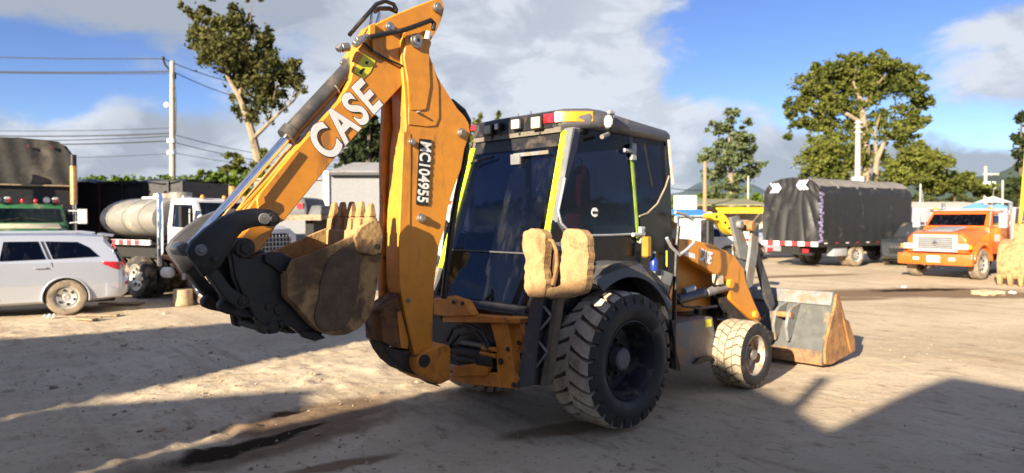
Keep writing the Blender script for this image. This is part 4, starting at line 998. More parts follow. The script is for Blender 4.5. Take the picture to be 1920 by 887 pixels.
# ------------------------------------------------------------------ vehicles round the yard
V = {}
V['silver'] = mat('silver_car_paint', (.50, .53, .60), .32, .5, var=.0, vscale=.25, coat=.5)
V['white'] = mat('white_vehicle_paint', (.52, .52, .52), .4, var=.05, dirt=(.5, .44, .36), damt=.25, dscale=2, coat=.2)
V['dark'] = mat('dark_car_paint', (.035, .04, .048), .3, .2, var=.1, dirt=(.16, .13, .10), damt=.25, dscale=2, coat=.5)
V['green'] = mat('green_truck_paint', (.03, .13, .05), .4, var=.1, dirt=(.3, .26, .16), damt=.25, dscale=2, coat=.3)
V['cream'] = mat('cream_paint', (.62, .58, .42), .45, var=.08, dirt=(.4, .34, .24), damt=.25)
V['truck_orange'] = mat('bright_orange_paint', (.70, .118, .014), .35, var=.05, dirt=(.5, .2, .08), damt=.15, dscale=2, coat=.4)
V['tarp'] = mat('black_tarpaulin', (.017, .017, .018), .55, var=.12, dirt=(.07, .065, .06), damt=.15, dscale=1.4, bump=.06, bscale=9)
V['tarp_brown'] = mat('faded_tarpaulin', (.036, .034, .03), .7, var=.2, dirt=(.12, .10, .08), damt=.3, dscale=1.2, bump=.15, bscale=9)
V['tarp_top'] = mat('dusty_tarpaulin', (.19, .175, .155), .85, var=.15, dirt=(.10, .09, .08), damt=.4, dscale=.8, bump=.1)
V['black_side'] = mat('black_boards', (.012, .012, .014), .55, var=.3, dirt=(.04, .035, .03), damt=.2, dscale=2)
V['tank'] = mat('cream_tank_paint', (.235, .22, .19), .42, .1, var=.06, dirt=(.4, .36, .29), damt=.3, dscale=1.5)
V['wheel_rubber'] = mat('vehicle_tyre', (.03, .028, .026), .8, var=.2, dirt=(.26, .2, .14), damt=.55, dscale=4)
V['dusty_wheel'] = mat('dusty_tyre', (.24, .19, .135), .9, var=.2, dirt=(.12, .1, .08), damt=.3, dscale=5)
V['rim_silver'] = mat('silver_rim', (.52, .51, .48), .4, .5, var=.06, dirt=(.42, .34, .25), damt=.4, dscale=6)
V['under'] = mat('under_body', (.015, .014, .013), .8, var=.3)
V['trim'] = mat('bright_trim', (.72, .72, .70), .25, .4, var=.05)
V['purple'] = mat('lilac_lacing', (.24, .21, .36), .7, var=.3, vscale=4)
V['red_strip'] = mat('red_reflector', (.34, .04, .04), .4, var=.1)
V['wood'] = mat('weathered_boards', (.30, .22, .14), .85, var=.2, dirt=(.15, .1, .07), damt=.4, dscale=3)
V['pale_white'] = mat('white_reflector', (.78, .78, .76), .45, var=.05)

def wheel(parent, c, r, w, side, rubber='wheel_rubber', rim='rim_silver', holes=6, hub=None, deep=.0):
    """road wheel on a y axle; side = direction its outer face points"""
    s = side; x, y, z = c
    t_ = MB(); t_.lathe([(r * .60, -w * .42 * s), (r * .64, 0), (r * .8, s * .012), (r * .93, 0), (r, -s * w * .14), (r, -s * w * .86), (r * .92, -s * w), (r * .6, -s * w * .95)], (x, y, z), n=36)
    o = t_.build('wheel', V[rubber], parent)
    d = MB(); d.lathe([(.001, -s * (.05 + deep)), (r * .15, -s * (.045 + deep)), (r * .2, -s * (.06 + deep)), (r * .30, -s * (.05 + deep)), (r * .48, -s * (.03 + deep)), (r * .55, -s * .055), (r * .60, -s * .015), (r * .64, -s * .012), (r * .63, -s * .2)], (x, y, z), n=32)
    rm = d.build('rim', V[rim], o)
    for i in range(holes):
        a = 2 * math.pi * (i + .3) / holes; p = Vector((x + math.cos(a) * r * .40, y, z + math.sin(a) * r * .40))
        h = MB(); h.cone(p + Vector((0, -s * (.05 + deep), 0)), p + Vector((0, -s * (.026 + deep), 0)), r * .085, n=8); d2 = h
        h.build('rim_hole', V['under'], o)
    if hub:
        h = MB(); h.cone((x, y - s * (.06 + deep), z), (x, y + s * .02, z), r * .2, r * .14, n=16); h.build('hub_cap', hub, o)
    return o

def car(label, cat, loc, fwd, paint, L0=-1.0, wb=2.85, tailx=-1.02, z1=1.66, hw=.925, rubber='wheel_rubber', group=None, name='parked_car', pickup=False, glassm=None):
    """estate or pickup: x forward, origin under the rear axle"""
    o = thing(name, label, cat, loc, heading(*fwd), group)
    g = glassm or M['dark_glass']
    k = z1 / 1.66
    xs = [(-1.04, .55, .70, .86), (-1.00, .36, .88, .95), (-.93, .32, .90, 1.10), (-.80, .30, .915, 1.42), (-.66, .28, .92, 1.615), (-.40, .26, .925, 1.64), (0, .25, .93, 1.66), (1.0, .24, .925, 1.665), (1.7, .24, .925, 1.63), (2.05, .24, .925, 1.50), (2.55, .24, .92, 1.13), (2.75, .25, .92, 1.04), (3.3, .27, .91, .99), (3.62, .30, .86, .88), (3.74, .38, .74, .78)]
    if pickup: xs = [(-1.1, .5, .9, .98), (-1.05, .42, .92, 1.06), (-.4, .42, .92, 1.07), (.62, .4, .92, 1.08), (.66, .38, .92, 1.60), (.9, .3, .92, 1.70), (1.9, .28, .92, 1.70), (2.1, .28, .92, 1.62), (2.6, .28, .92, 1.14), (2.9, .3, .92, 1.10), (3.5, .3, .9, 1.04), (3.72, .36, .82, .92), (3.78, .42, .74, .82)]
    rings = []
    belt = 1.10
    for x, zb, w_, zt in xs:
        zt *= k
        def P(f, z): return (x, f * w_ * hw / .925, max(zb, min(z, zt)))
        top = zt
        def wid(z):
            if z <= belt: return 1.0
            return 1.0 - .24 * (z - belt) / (.5 * k)
        half = [(.84, zb), (.95, zb + .05), (1.0, .62), (1.0, .86), (.985, belt * .98)]
        for fz in (.35, .75, .93): 
            z = belt + (top - belt) * fz if top > belt else top
            half.append((wid(z) * (.985 if fz < .9 else .93), z))
        half += [(.55, top - .004 if top > belt else top), (0, top + .012)]
        ring_ = [P(f, z) for f, z in half] + [P(-f, z) for f, z in half[::-1][1:]]
        rings.append(ring_)
    b_ = MB(); b_.loft(rings); body = b_.build('body', paint, o, ang=40)
    # wheel openings cut right through the body
    for wx in (0, wb):
        for s in (1, -1):
            cb = MB(); cb.cone((wx, s * .55, .37), (wx, s * 1.2, .37), .405, n=28)
            cut = cb.build('cut', paint, o)
            md = body.modifiers.new('cut', 'BOOLEAN'); md.object = cut; md.operation = 'DIFFERENCE'; md.solver = 'EXACT'
            dg = bpy.context.evaluated_depsgraph_get(); nm = bpy.data.meshes.new_from_object(body.evaluated_get(dg))
            body.modifiers.clear(); body.data = nm; nm.set_sharp_from_angle(angle=R(7)); bpy.data.objects.remove(cut)
            a = MB(); q = arc(wx, .37, .43, -12, 192, 18); q2 = arc(wx, .37, .395, 192, -12, 18)
            a.profY(q + q2, s * (hw + .018), s * (hw - .07)); a.build('arch_lip', paint, o, bev=.012, seg=2, ang=50)
            wheel(o, (wx, s * (hw - .02), .365), .365, .23, s, rubber)
    u = MB(); u.span((-.85, -.60, .22), (3.4, .60, .5)); u.build('under_tray', V['under'], o)
    def side(poly, nm, mm, s, off=.008):
        pts = []
        for x, z in poly:
            f = 1.0 if z <= belt else 1.0 - .24 * (z - belt) / (.5 * k)
            pts.append(Vector((x, s * (hw * f * .992 + off), z * (k if z > belt else 1))))
        return MB().prism(pts, [p + Vector((0, -s * .05, 0)) for p in pts]).build(nm, mm, o)
    for s in (1, -1):
        if not pickup:
            side([(.36, 1.51), (-.20, 1.49), (-.40, 1.38), (-.58, 1.19), (.22, 1.155)], 'quarter_window', g, s)
            side([(.40, 1.51), (.44, 1.51), (.30, 1.155), (.26, 1.155)], 'window_bar', V['under'], s, .010)
            side([(1.05, 1.51), (.48, 1.51), (.34, 1.155), (1.10, 1.135)], 'door_window', g, s)
            side([(1.98, 1.45), (1.78, 1.51), (1.14, 1.51), (1.18, 1.13), (2.34, 1.12)], 'door_window', g, s)
            side([(.235, 1.09), (.25, 1.09), (.16, .80), (.145, .80)], 'door_seam', V['under'], s, .003)
        else:
            side([(1.2, 1.50), (.80, 1.50), (.80, 1.16), (1.2, 1.15)], 'door_window', g, s)
            side([(1.98, 1.46), (1.3, 1.50), (1.3, 1.15), (2.36, 1.14)], 'door_window', g, s)
        side([(1.155, 1.08), (1.165, 1.08), (1.165, .36), (1.155, .36)], 'door_seam', V['under'], s, .003)
        for hx in (.42, 1.3):
            h = MB(); h.span((hx - .10, s * (hw + .008), .965), (hx + .12, s * (hw + .04), 1.0)); h.build('door_handle', paint, o, bev=.012)
        # tail light wraps round the corner
        f = hw / .925
        pts = [(-.66, .933 * f), (-.84, .918 * f), (-.945, .885 * f), (-1.012, .80 * f)]
        b_ = MB(); lo = [(x - .01, s * (y + .012), .90 + .0 * i) for i, (x, y) in enumerate(pts)]; hi = [(x - .01, s * (y + .004), 1.085 - .01 * i) for i, (x, y) in enumerate(pts)]
        lo[0] = (lo[0][0], lo[0][1], 1.03); lo[1] = (lo[1][0], lo[1][1], .93)
        inn_ = [(x + .06, y - s * .09, z) for x, y, z in hi[::-1]]; inl = [(x + .06, y - s * .09, z) for x, y, z in lo[::-1]]
        b_.prism(lo + inl, hi + inn_); b_.build('tail_light', M['red_lens'], o)
        b_ = MB(); b_.hexa([(3.45, s * .55, .66), (3.70, s * .55, .66), (3.58, s * .84, .66), (3.40, s * .86, .66), (3.42, s * .55, .84), (3.68, s * .55, .82), (3.55, s * .84, .84), (3.36, s * .88, .86)]); b_.build('headlight', M['lens'], o, bev=.01)
        h = MB(); h.box((2.15, s * (hw + .09), 1.17), (.1, .2, .15)); h.build('door_mirror', paint, o, bev=.03, seg=2)
    zt = lambda z: z * k
    if not pickup:
        b_ = MB(); b_.hexa([(-1.0, -.62, 1.06), (-1.0, .62, 1.06), (-.95, .62, 1.06), (-.95, -.62, 1.06), (-.755, -.55, zt(1.52)), (-.755, .55, zt(1.52)), (-.70, .55, zt(1.52)), (-.70, -.55, zt(1.52))]); b_.build('rear_window', g, o)
        b_ = MB(); b_.hexa([(-.83, -.6, zt(1.585)), (-.83, .6, zt(1.585)), (-.55, .62, zt(1.64)), (-.55, -.62, zt(1.64)), (-.83, -.6, zt(1.615)), (-.83, .6, zt(1.615)), (-.55, .62, zt(1.668)), (-.55, -.62, zt(1.668))]); b_.build('spoiler', paint, o, bev=.008)
        for s in (1, -1):
            b_ = MB(); b_.tube([(-.45, s * .60, zt(1.655)), (-.2, s * .62, zt(1.69)), (1.4, s * .62, zt(1.69)), (1.6, s * .60, zt(1.65))], .016, 6); b_.build('roof_rail', paint, o)
    b_ = MB(); b_.loft([[(x, y * f, z) for y, z in [(-.80, zb), (.80, zb), (.82, .62), (.80, .74), (-.80, .74), (-.82, .62)]] for x, f, zb in [(-.70, 1.13, .33), (-.95, 1.08, .33), (-1.08, .97, .40), (-1.115, .85, .47)]]); b_.build('rear_bumper', paint, o, bev=.02, seg=2, ang=50)
    for s in (1, -1):
        b_ = MB(); b_.span((-1.10, s * .70, .58), (-1.07, s * .82, .65)); b_.build('bumper_reflector', M['red_lens'], o)
    b_ = MB(); b_.span((3.70, -.5, .5), (3.78, .5, .78)); b_.build('radiator_grille', V['under'], o, bev=.02)
    b_ = MB(); b_.hexa([(2.5, -.74, zt(1.12)), (2.54, -.74, zt(1.12)), (2.54, .74, zt(1.12)), (2.5, .74, zt(1.12)), (2.02, -.62, zt(1.50)), (2.08, -.62, zt(1.50)), (2.08, .62, zt(1.50)), (2.02, .62, zt(1.50))]); b_.build('windscreen', g, o)
    return o
car('silver estate car with dusty wheels parked at the left edge beside the trucks', 'car', (-9.52, 14.9, 0), (-.88, -.475), V['silver'], rubber='dusty_wheel')

def truck_wheels(o, spots, r, w, hw, rubber='wheel_rubber', rim='rim_silver', hub=None, dual=False):
    for x in spots:
        for s in (1, -1):
            wheel(o, (x, s * hw, r), r, w, s, rubber, rim, 8, hub, .04)
            if dual: wheel(o, (x, s * (hw - w - .06), r), r, w, s, rubber, rim, 0)

def tarp_folds(mb, P, nu, nv, m=0):
    """grid of points P(u,v) as a sheet"""
    vs = [P(i / nu, j / nv) for j in range(nv + 1) for i in range(nu + 1)]
    fs = [(j * (nu + 1) + i, j * (nu + 1) + i + 1, (j + 1) * (nu + 1) + i + 1, (j + 1) * (nu + 1) + i) for j in range(nv) for i in range(nu)]
    mb.add(vs, fs, m)

# --- green truck with tall tarpaulin body
gt = thing('cargo_truck', 'green bonneted truck with a tall brown tarpaulin body, nose towards the yard', 'truck', (-12.7, 18.07, 0), heading(.6, -.8))
# x=0 is the front axle, nose at x=.55
b_ = MB(); b_.loft([[(x, y * w_, z) for y, z in [(-1, zb), (1, zb), (1, zt - .12), (.8, zt), (-.8, zt), (-1, zt - .12)]] for x, w_, zb, zt in [(.60, .86, .8, 1.60), (.45, .92, .7, 1.70), (-.7, 1.0, .8, 1.80), (-.95, 1.02, .8, 1.83)]]); b_.build('hood', V['green'], gt, bev=.03, seg=2)
b_ = MB(); b_.hexa([(.20, -.80, 1.725), (.20, .80, 1.725), (-.9, .82, 1.825), (-.9, -.82, 1.825), (.20, -.76, 1.745), (.20, .76, 1.745), (-.9, .8, 1.845), (-.9, -.8, 1.845)]); b_.build('hood_panel', V['cream'], gt)
b_ = MB(); b_.loft([[(x, y * 1.04, z) for y, z in [(-1, .9), (1, .9), (1, 1.75), (.9, zt), (-.9, zt), (-1, 1.75)]] for x, zt in [(-.96, 1.86), (-1.28, 2.32), (-1.42, 2.40), (-2.3, 2.40)]]); cab = b_.build('cab', V['green'], gt, bev=.03, seg=2)
b_ = MB(); b_.hexa([(-.955, -.90, 1.89), (-.955, .90, 1.89), (-.99, .90, 1.89), (-.99, -.90, 1.89), (-1.20, -.84, 2.26), (-1.20, .84, 2.26), (-1.25, .84, 2.26), (-1.25, -.84, 2.26)]); b_.build('windscreen', glass('green_glass', (.24, .34, .32), .4), cab)
for s in (1, -1):
    b_ = MB(); b_.span((-2.1, s * 1.03, 1.80), (-1.35, s * 1.05, 2.25)); b_.build('door_window', M['dark_glass'], cab)
    b_ = MB(); b_.tube([(-.93, s * .5, 1.92), (-1.0, s * .05, 2.0)], .012, 5); b_.build('wiper', V['under'], cab)
for y in (-.75, -.3, 0, .3, .78):
    b_ = MB(); b_.ball((-1.36, y, 2.47), .055, sq=(1, 1, 1.2)); b_.build('marker_light', M['red_lens'], cab)
for y in (-.55, .55):
    b_ = MB(); b_.cone((-1.55, y, 2.5), (-1.25, y, 2.5), .05, .085, 14); b_.build('air_horn', M['chrome'], cab)
    b_ = MB(); b_.span((-1.5, y + .14, 2.42), (-1.35, y + .30, 2.58)); b_.build('work_light', M['pale_grey'], cab, bev=.03)
nose = Vector((.50, 0, 1.66))
text_mesh('DODGE', mat('gold_lettering', (.55, .40, .16), .4, .3, var=.05), gt, 'lettering', (.525, -.50, 1.575), (0, 1, 0), (-.30, 0, .30), .17, bold=.008, depth=.004, space=1.45, aspect=1.0)
b_ = MB(); b_.span((.60, -.62, .82), (.64, .62, 1.5)); b_.build('radiator_grille', M['chrome'], gt, bev=.01)
b_ = MB(); b_.span((.62, -1.1, .45), (.8, 1.1, .75)); b_.build('bumper', M['chrome'], gt, bev=.03)
for s in (1, -1):
    b_ = MB(); b_.tube([(-1.9, s * 1.25, 1.2), (-1.9, s * 1.25, 2.4)], .07, 12); b_.build('exhaust_stack', M['chrome'], gt)
    b_ = MB(); b_.tube([(-1.9, s * 1.25, 2.4), (-1.9, s * 1.25, 3.52)], .095, 12); b_.build('exhaust_shield', M['bronze'], gt)
    b_ = MB(); b_.tube([(-1.9, s * 1.25, 3.52), (-1.9, s * 1.25, 3.85)], .085, 12); b_.build('exhaust_tip', M['black'], gt)
    b_ = MB(); b_.box((-1.0, s * 1.38, 2.04), (.12, .22, .42)); b_.tube([(-1.05, s * 1.04, 2.2), (-1.05, s * 1.38, 2.2)], .015, 6); b_.tube([(-1.05, s * 1.04, 1.85), (-1.05, s * 1.38, 1.9)], .015, 6); b_.build('door_mirror', V['pale_white'], gt, bev=.03)
    b_ = MB(); b_.tube([(-1.3, s * 1.18, 1.9), (-1.32, s * 1.2, 3.3)], [.012, .006], 5); b_.build('aerial', M['pale_grey'], gt)
# body: boards below, tarpaulin above
b_ = MB(); b_.span((-7.6, -1.25, 1.1), (-2.55, 1.25, 2.95)); b_.build('cargo_boards', V['black_side'], gt, bev=.02)
b_ = MB()
sec = [(-1.25, 2.95), (-1.25, 3.9), (-1.1, 4.14), (-.7, 4.27), (0, 4.32), (.7, 4.27), (1.1, 4.14), (1.25, 3.9), (1.25, 2.95)]
def gsheet(u, v):
    i = v * (len(sec) - 1); a_ = int(min(i, len(sec) - 2)); f = i - a_
    y = sec[a_][0] * (1 - f) + sec[a_ + 1][0] * f; z = sec[a_][1] * (1 - f) + sec[a_ + 1][1] * f
    return (-7.6 + 5.08 * u, y * (1.02 + .015 * math.sin(u * 40)), z)
tarp_folds(b_, gsheet, 40, 32)
def gfront(u, v):
    y = -1.24 + 2.48 * u; top = 4.31 - .05 * abs(y) ** 2 - (.34 * max(0, abs(y) - .95) / .3 if abs(y) > .95 else 0)
    z = 2.93 + (top - 2.93) * v
    sag = math.sin(v * 9 + 5 * (u - .2) ** 2 * 3) * .045 * math.exp(-((u - .35) / .35) ** 2) + math.sin(u * 30 + v * 4) * .013
    return (-2.515 + sag, y, z)
tarp_folds(b_, gfront, 60, 30)
tarp = b_.build('tarpaulin', V['tarp_brown'], gt, ang=60)
b_ = MB(); b_.tube([(-2.47, -1.24, 2.95), (-2.47, 1.24, 2.95)], .03, 6); b_.build('tarp_rope', V['wood'], tarp)
for k_ in range(9):
    b_ = MB(); b_.ball((-2.49, 1.26, 2.1 + k_ * .2), .035); b_.build('rope_hook', V['wood'], tarp)
for y in (.15, .72):
    b_ = MB(); b_.span((-2.47, y, 4.04), (-2.44, y + .06, 4.13)); b_.build('tarp_patch', mat('faded_red_patch', (.13, .03, .03), .8), tarp)
u = MB(); u.span((-7.6, -.5, .6), (.3, .5, 1.1)); u.build('chassis', V['under'], gt)
truck_wheels(gt, [0], .5, .28, 1.12); truck_wheels(gt, [-5.2, -6.4], .5, .28, 1.2, dual=True)

# --- black-sided tipper behind the tank truck
bt = thing('tipper_trailer', 'long black boarded trailer body standing behind the cream tank truck', 'trailer', (-14.6, 23.3, 0), heading(.985, -.17))
b_ = MB(); b_.span((0, -.05, 1.0), (4.0, .05, 3.22)); b_.span((0, 2.4, 1.0), (4.0, 2.5, 3.22)); b_.span((0, .05, 1.0), (.08, 2.4, 3.22)); b_.span((3.92, .05, 1.0), (4.0, 2.4, 3.22)); b_.span((.08, .05, 1.0), (3.92, 2.4, 1.1))
b_.build('body', V['black_side'], bt)
for x in (.06, .9, 1.75, 2.6, 3.45, 3.95):
    b_ = MB(); b_.span((x - .05, -.11, .95), (x + .05, -.052, 3.22)); b_.build('side_post', mat('dark_red_post', (.05, .012, .015), .6) if x == .9 else V['black_side'], bt, bev=.01)
def cover(u, v): return (-.05 + 4.1 * u, -.12 + 2.7 * v, 3.25 + .05 * math.sin(u * 17) * math.sin(u * 5 + 1) + .03 * math.sin(v * 9 + u * 8) - .10 * max(0, .08 - v) / .08)
b_ = MB(); tarp_folds(b_, cover, 50, 14); b_.build('load_cover', mat('black_plastic_sheet', (.02, .021, .024), .3, var=.2), bt, ang=60)
u = MB(); u.span((-.2, .4, .55), (4.2, 2.0, 1.0)); u.build('chassis', V['under'], bt)
for x in (.7, 1.9, 3.2):
    for y, s in ((.15, -1), (2.3, 1)): wheel(bt, (x, y, .5), .5, .28, s, 'wheel_rubber', 'rim_silver', 0)

# --- cream tank truck with white cab
tt = thing('tank_truck', 'white bonneted truck carrying a cream tank, chrome stack beside its cab', 'truck', (-6.55, 16.83, 0), heading(.862, -.507))
b_ = MB(); n_ = 28
rg_ = lambda x, f: [(x, math.cos(2 * math.pi * i / n_) * 1.04 * f, 1.98 + math.sin(2 * math.pi * i / n_) * .54 * f) for i in range(n_)]
b_.loft([rg_(-4.42, .55), rg_(-4.38, .85), rg_(-4.25, .98), rg_(-4.1, 1.0), rg_(-2.2, 1.0), rg_(-2.05, .97), rg_(-1.98, .8)]); tk = b_.build('tank', V['tank'], tt, ang=40)
for x in (-3.95, -3.3, -2.6):
    b_ = MB(); r2 = lambda x_, f: [(x_, math.cos(2 * math.pi * i / n_) * 1.04 * f, 1.98 + math.sin(2 * math.pi * i / n_) * .54 * f) for i in range(n_)]
    b_.loft([r2(x - .03, 1.012), r2(x + .03, 1.012)]); b_.build('tank_band', V['tank'], tk)
b_ = MB(); b_.loft([rg_(-4.44, .56), rg_(-4.40, .88), rg_(-4.26, 1.005), rg_(-4.0, 1.006)], caps=True); b_.build('tank_end_shade', mat('shade_dark_tank', (.02, .025, .035), .4, var=.15), tk)  # dark shell paints in the black trailer's shadow on the tank end
b_ = MB(); b_.cone((-3.0, 0, 2.45), (-3.0, 0, 2.64), .32, n=20); b_.cone((-2.4, 0, 2.45), (-2.4, 0, 2.66), .28, n=20); b_.build('manhole', V['tank'], tk, bev=.02)
b_ = MB(); b_.span((-3.9, -.12, 2.50), (-2.1, .12, 2.56)); b_.build('walkway', V['pale_white'], tk)
for s in (1, -1):
    b_ = MB(); b_.span((-4.5, s * 1.08, 1.33), (-1.95, s * 1.13, 1.45)); b_.build('side_rail', V['pale_white'], tt)
    for i in range(4):
        x = -3.6 + i * .34
        b_ = MB(); b_.span((x, s * 1.131, 1.335), (x + .20, s * 1.137, 1.445)); b_.build('reflector', V['red_strip'], tt)
    b_ = MB(); b_.tube([(-1.52, s * 1.14, .85), (-1.52, s * 1.14, 2.46), (-1.56, s * 1.14, 2.56)], .075, 14); b_.build('exhaust_stack', M['chrome'], tt)
    b_ = MB(); b_.cone((-1.05, s * 1.18, .70), (-1.30, s * 1.18, .70), .13, n=14); b_.build('air_tank', V['pale_white'], tt, bev=.03)
    b_ = MB(); b_.tube([(-.75, s * 1.05, .62), (-1.1, s * 1.1, 1.02), (-1.7, s * 1.1, 1.1)], .06, 8); b_.build('fender_bar', mat('rusty_bar', (.28, .12, .07), .7, var=.2), tt)
    b_ = MB(); b_.box((-.42, s * 1.26, 2.02), (.10, .20, .48)); b_.tube([(-.5, s * 1.0, 2.1), (-.42, s * 1.26, 2.1)], .015, 6); b_.build('door_mirror', V['under'], tt, bev=.02)
b_ = MB(); b_.loft([[(x, y, z) for y, z in [(-1.0, 1.0), (1.0, 1.0), (1.0, 1.8), (.90, zt), (-.90, zt), (-1.0, 1.8)]] for x, zt in [(-1.45, 2.45), (-.72, 2.47), (-.52, 2.40), (-.22, 1.86), (-.18, 1.80)]]); cb = b_.build('cab', V['white'], tt, bev=.04, seg=2)
b_ = MB(); b_.hexa([(-.20, -.88, 1.88), (-.20, .88, 1.88), (-.25, .88, 1.88), (-.25, -.88, 1.88), (-.475, -.82, 2.36), (-.475, .82, 2.36), (-.52, .82, 2.36), (-.52, -.82, 2.36)]); b_.build('windscreen', M['dark_glass'], cb)
for s in (1, -1):
    b_ = MB(); b_.prism([(-1.25, s * 1.012, 1.78), (-.42, s * 1.012, 1.74), (-.58, s * .955, 2.30), (-1.25, s * .955, 2.32)], [(-1.25, s * .98, 1.78), (-.42, s * .98, 1.74), (-.58, s * .92, 2.30), (-1.25, s * .92, 2.32)]); b_.build('door_window', M['dark_glass'], cb)
    b_ = MB(); b_.span((-.6, s * 1.0, 1.75), (-.54, s * 1.03, 2.2)); b_.build('window_bar', V['white'], cb)
for y in (-.6, 0, .6):
    b_ = MB(); b_.ball((-.66, y, 2.50), .05); b_.build('marker_light', M['amber'], cb)
b_ = MB(); b_.loft([[(x, y * w_, z) for y, z in [(-1, .85), (1, .85), (1, zt - .15), (.75, zt), (-.75, zt), (-1, zt - .15)]] for x, w_, zt in [(-.2, .92, 1.86), (.7, .86, 1.80), (.98, .82, 1.74)]]); hd = b_.build('hood', V['white'], tt, bev=.05, seg=2)
b_ = MB(); b_.profX([(-.62, .95), (.62, .95), (.62, 1.5), (.5, 1.62), (-.5, 1.62), (-.62, 1.5)], .985, 1.0); gr = b_.build('radiator_grille', V['under'], hd)
for i in range(12):
    b_ = MB(); y = -.57 + i * .104; b_.tube([(1.005, y, .97), (1.005, y, 1.58)], .012, 5); b_.build('grille_bar', M['pale_grey'], hd)
for i in range(6):
    b_ = MB(); z = 1.0 + i * .105; b_.tube([(1.01, -.6, z), (1.01, .6, z)], .012, 5); b_.build('grille_bar', M['pale_grey'], hd)
for s in (1, -1):
    b_ = MB(); b_.cone((.95, s * .78, 1.15), (1.01, s * .78, 1.15), .11, n=16); b_.build('headlight', M['lens'], hd)
    b_ = MB(); b_.profY(arc(0, .55, .72, 0, 180, 14) + arc(0, .55, .62, 180, 0, 14), s * 1.12, s * .85); b_.build('fender', V['white'], tt, ang=50)
b_ = MB(); b_.span((1.0, -1.05, .5), (1.15, 1.05, .78)); b_.build('bumper', M['chrome'], tt, bev=.03)
u = MB(); u.span((-4.4, -.45, .6), (.9, .45, 1.0)); u.span((-4.4, -.9, 1.0), (-1.9, .9, 1.33)); u.build('chassis', V['under'], tt)
truck_wheels(tt, [0], .52, .28, 1.15, hub=mat('red_hub', (.55, .06, .03), .5)); truck_wheels(tt, [-2.6, -3.8], .52, .28, 1.12, dual=True)
b_ = MB(); b_.cone((0, 0, 0), (0, 0, .36), .22, .20, 14); o = b_.build('tree_stump', mat('cut_wood', (.42, .33, .20), .9, var=.2, dirt=(.25, .18, .1), damt=.3), None); o.location = (px_ground(343, 572).x, px_ground(343, 572).y, 0)
tag(o, 'pale cut log standing by the front wheel of the tank truck', 'log')

# --- truck with the black tarpaulin hood on the right
rt = thing('tarpaulin_truck', 'truck under a long black tarpaulin hood with white chevrons on its rear', 'truck', (11.62, 28.8, 0), heading(.866, .5))
HWD, LEN, FLO = 1.37, 6.2, 1.0
sec2 = [(-HWD, FLO), (-HWD, 2.2), (-HWD, 3.05), (-1.22, 3.33), (-.95, 3.53), (-.5, 3.66), (0, 3.70), (.5, 3.66), (.95, 3.53), (1.22, 3.33), (HWD, 3.05), (HWD, 2.2), (HWD, FLO)]
def sheet(u, v):
    i = v * (len(sec2) - 1); a_ = int(min(i, len(sec2) - 2)); f = i - a_
    y = sec2[a_][0] * (1 - f) + sec2[a_ + 1][0] * f; z = sec2[a_][1] * (1 - f) + sec2[a_ + 1][1] * f
    k_ = 1 + .006 * math.sin(u * 60) + .012 * math.sin(u * 21 + z * 2) * (1 if z < 3 else .3)
    return (u * LEN, y * k_, z - .03 * abs(math.sin(u * math.pi * 5)) * (z > 3.2))
b_ = MB(); tarp_folds(b_, sheet, 90, 36); 
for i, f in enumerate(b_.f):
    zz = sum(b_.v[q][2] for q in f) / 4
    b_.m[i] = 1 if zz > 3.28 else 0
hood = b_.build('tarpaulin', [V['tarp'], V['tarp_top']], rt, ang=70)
def rsheet(u, v):
    y = -HWD + 2 * HWD * u; a_ = abs(y)
    top = np.interp(a_, [0, .5, .95, 1.22, HWD], [3.70, 3.66, 3.53, 3.33, 3.05])
    z = FLO + .02 + (top - FLO - .02) * v
    # slack folds fan down from the upper right corner
    ang_ = math.atan2(z - 3.6, (y + .55)) if True else 0
    rr_ = math.hypot(z - 3.5, y + .35)
    f = .075 * math.sin(ang_ * 9 + rr_ * .8) * min(1, rr_ / 1.2) * (1 - max(0, v - .8) * 5 if v > .8 else 1)
    f += .03 * math.sin(u * 26)
    return (-.06 - abs(f), y, z)
b_ = MB(); tarp_folds(b_, rsheet, 90, 40); rear = b_.build('rear_curtain', V['tarp'], rt, ang=70)
b_ = MB(); b_.span((LEN - .02, -HWD, FLO), (LEN, HWD, 3.05)); b_.build('front_board', V['tarp'], rt)
V['purple_white'] = mat('lilac_white_tape', (.66, .60, .74), .5, var=.1)
def chevron(yc, zc, dirn):
    for i in range(3):
        o_ = dirn * (i - 1) * .16; b_ = MB(); tdy, h, w_ = .17 * dirn, .20, .10 * dirn
        P2 = [(o_ - tdy, h), (o_ - tdy + w_, h), (o_ + w_, 0), (o_ - tdy + w_, -h), (o_ - tdy, -h), (o_, 0)]
        b_.prism([(-.15, yc + a, zc + c_) for a, c_ in P2], [(-.165, yc + a, zc + c_) for a, c_ in P2]); b_.build('chevron', V["purple_white"], rear)
# seen from behind, +y is on the left of the picture
chevron(.66, 3.28, -1); chevron(-.58, 3.36, 1)
for s in (-1, 1):
    for k_ in range(16):
        z = 1.1 + k_ * .125
        b_ = MB(); b_.box((-.02 + .05 * (k_ % 2), s * (HWD + .012), z), (.12 + .12 * (k_ % 3 == 0), .03, .10), Matrix.Rotation(.5 * (k_ % 2 - .5), 3, 'Y')); b_.build('lacing', V['purple'], rear)
for k_ in range(9):
    b_ = MB(); y = -HWD + k_ * 2 * HWD / 9; b_.span((-.20, y + .004, .88), (-.165, y + 2 * HWD / 9 - .004, 1.06)); b_.build('rear_reflector', V['red_strip'] if k_ % 2 else V['pale_white'], rt)
for k_ in range(9):
    b_ = MB(); x = .2 + k_ * LEN / 9; b_.span((x, -HWD - .035, .985), (x + .18, -HWD - .02, 1.02)); b_.build('side_reflector', V['red_strip'] if k_ % 2 else V['pale_white'], rt)
b_ = MB(); b_.span((-.16, -HWD, .86), (LEN, HWD, .99)); b_.build('load_floor', V['under'], rt)
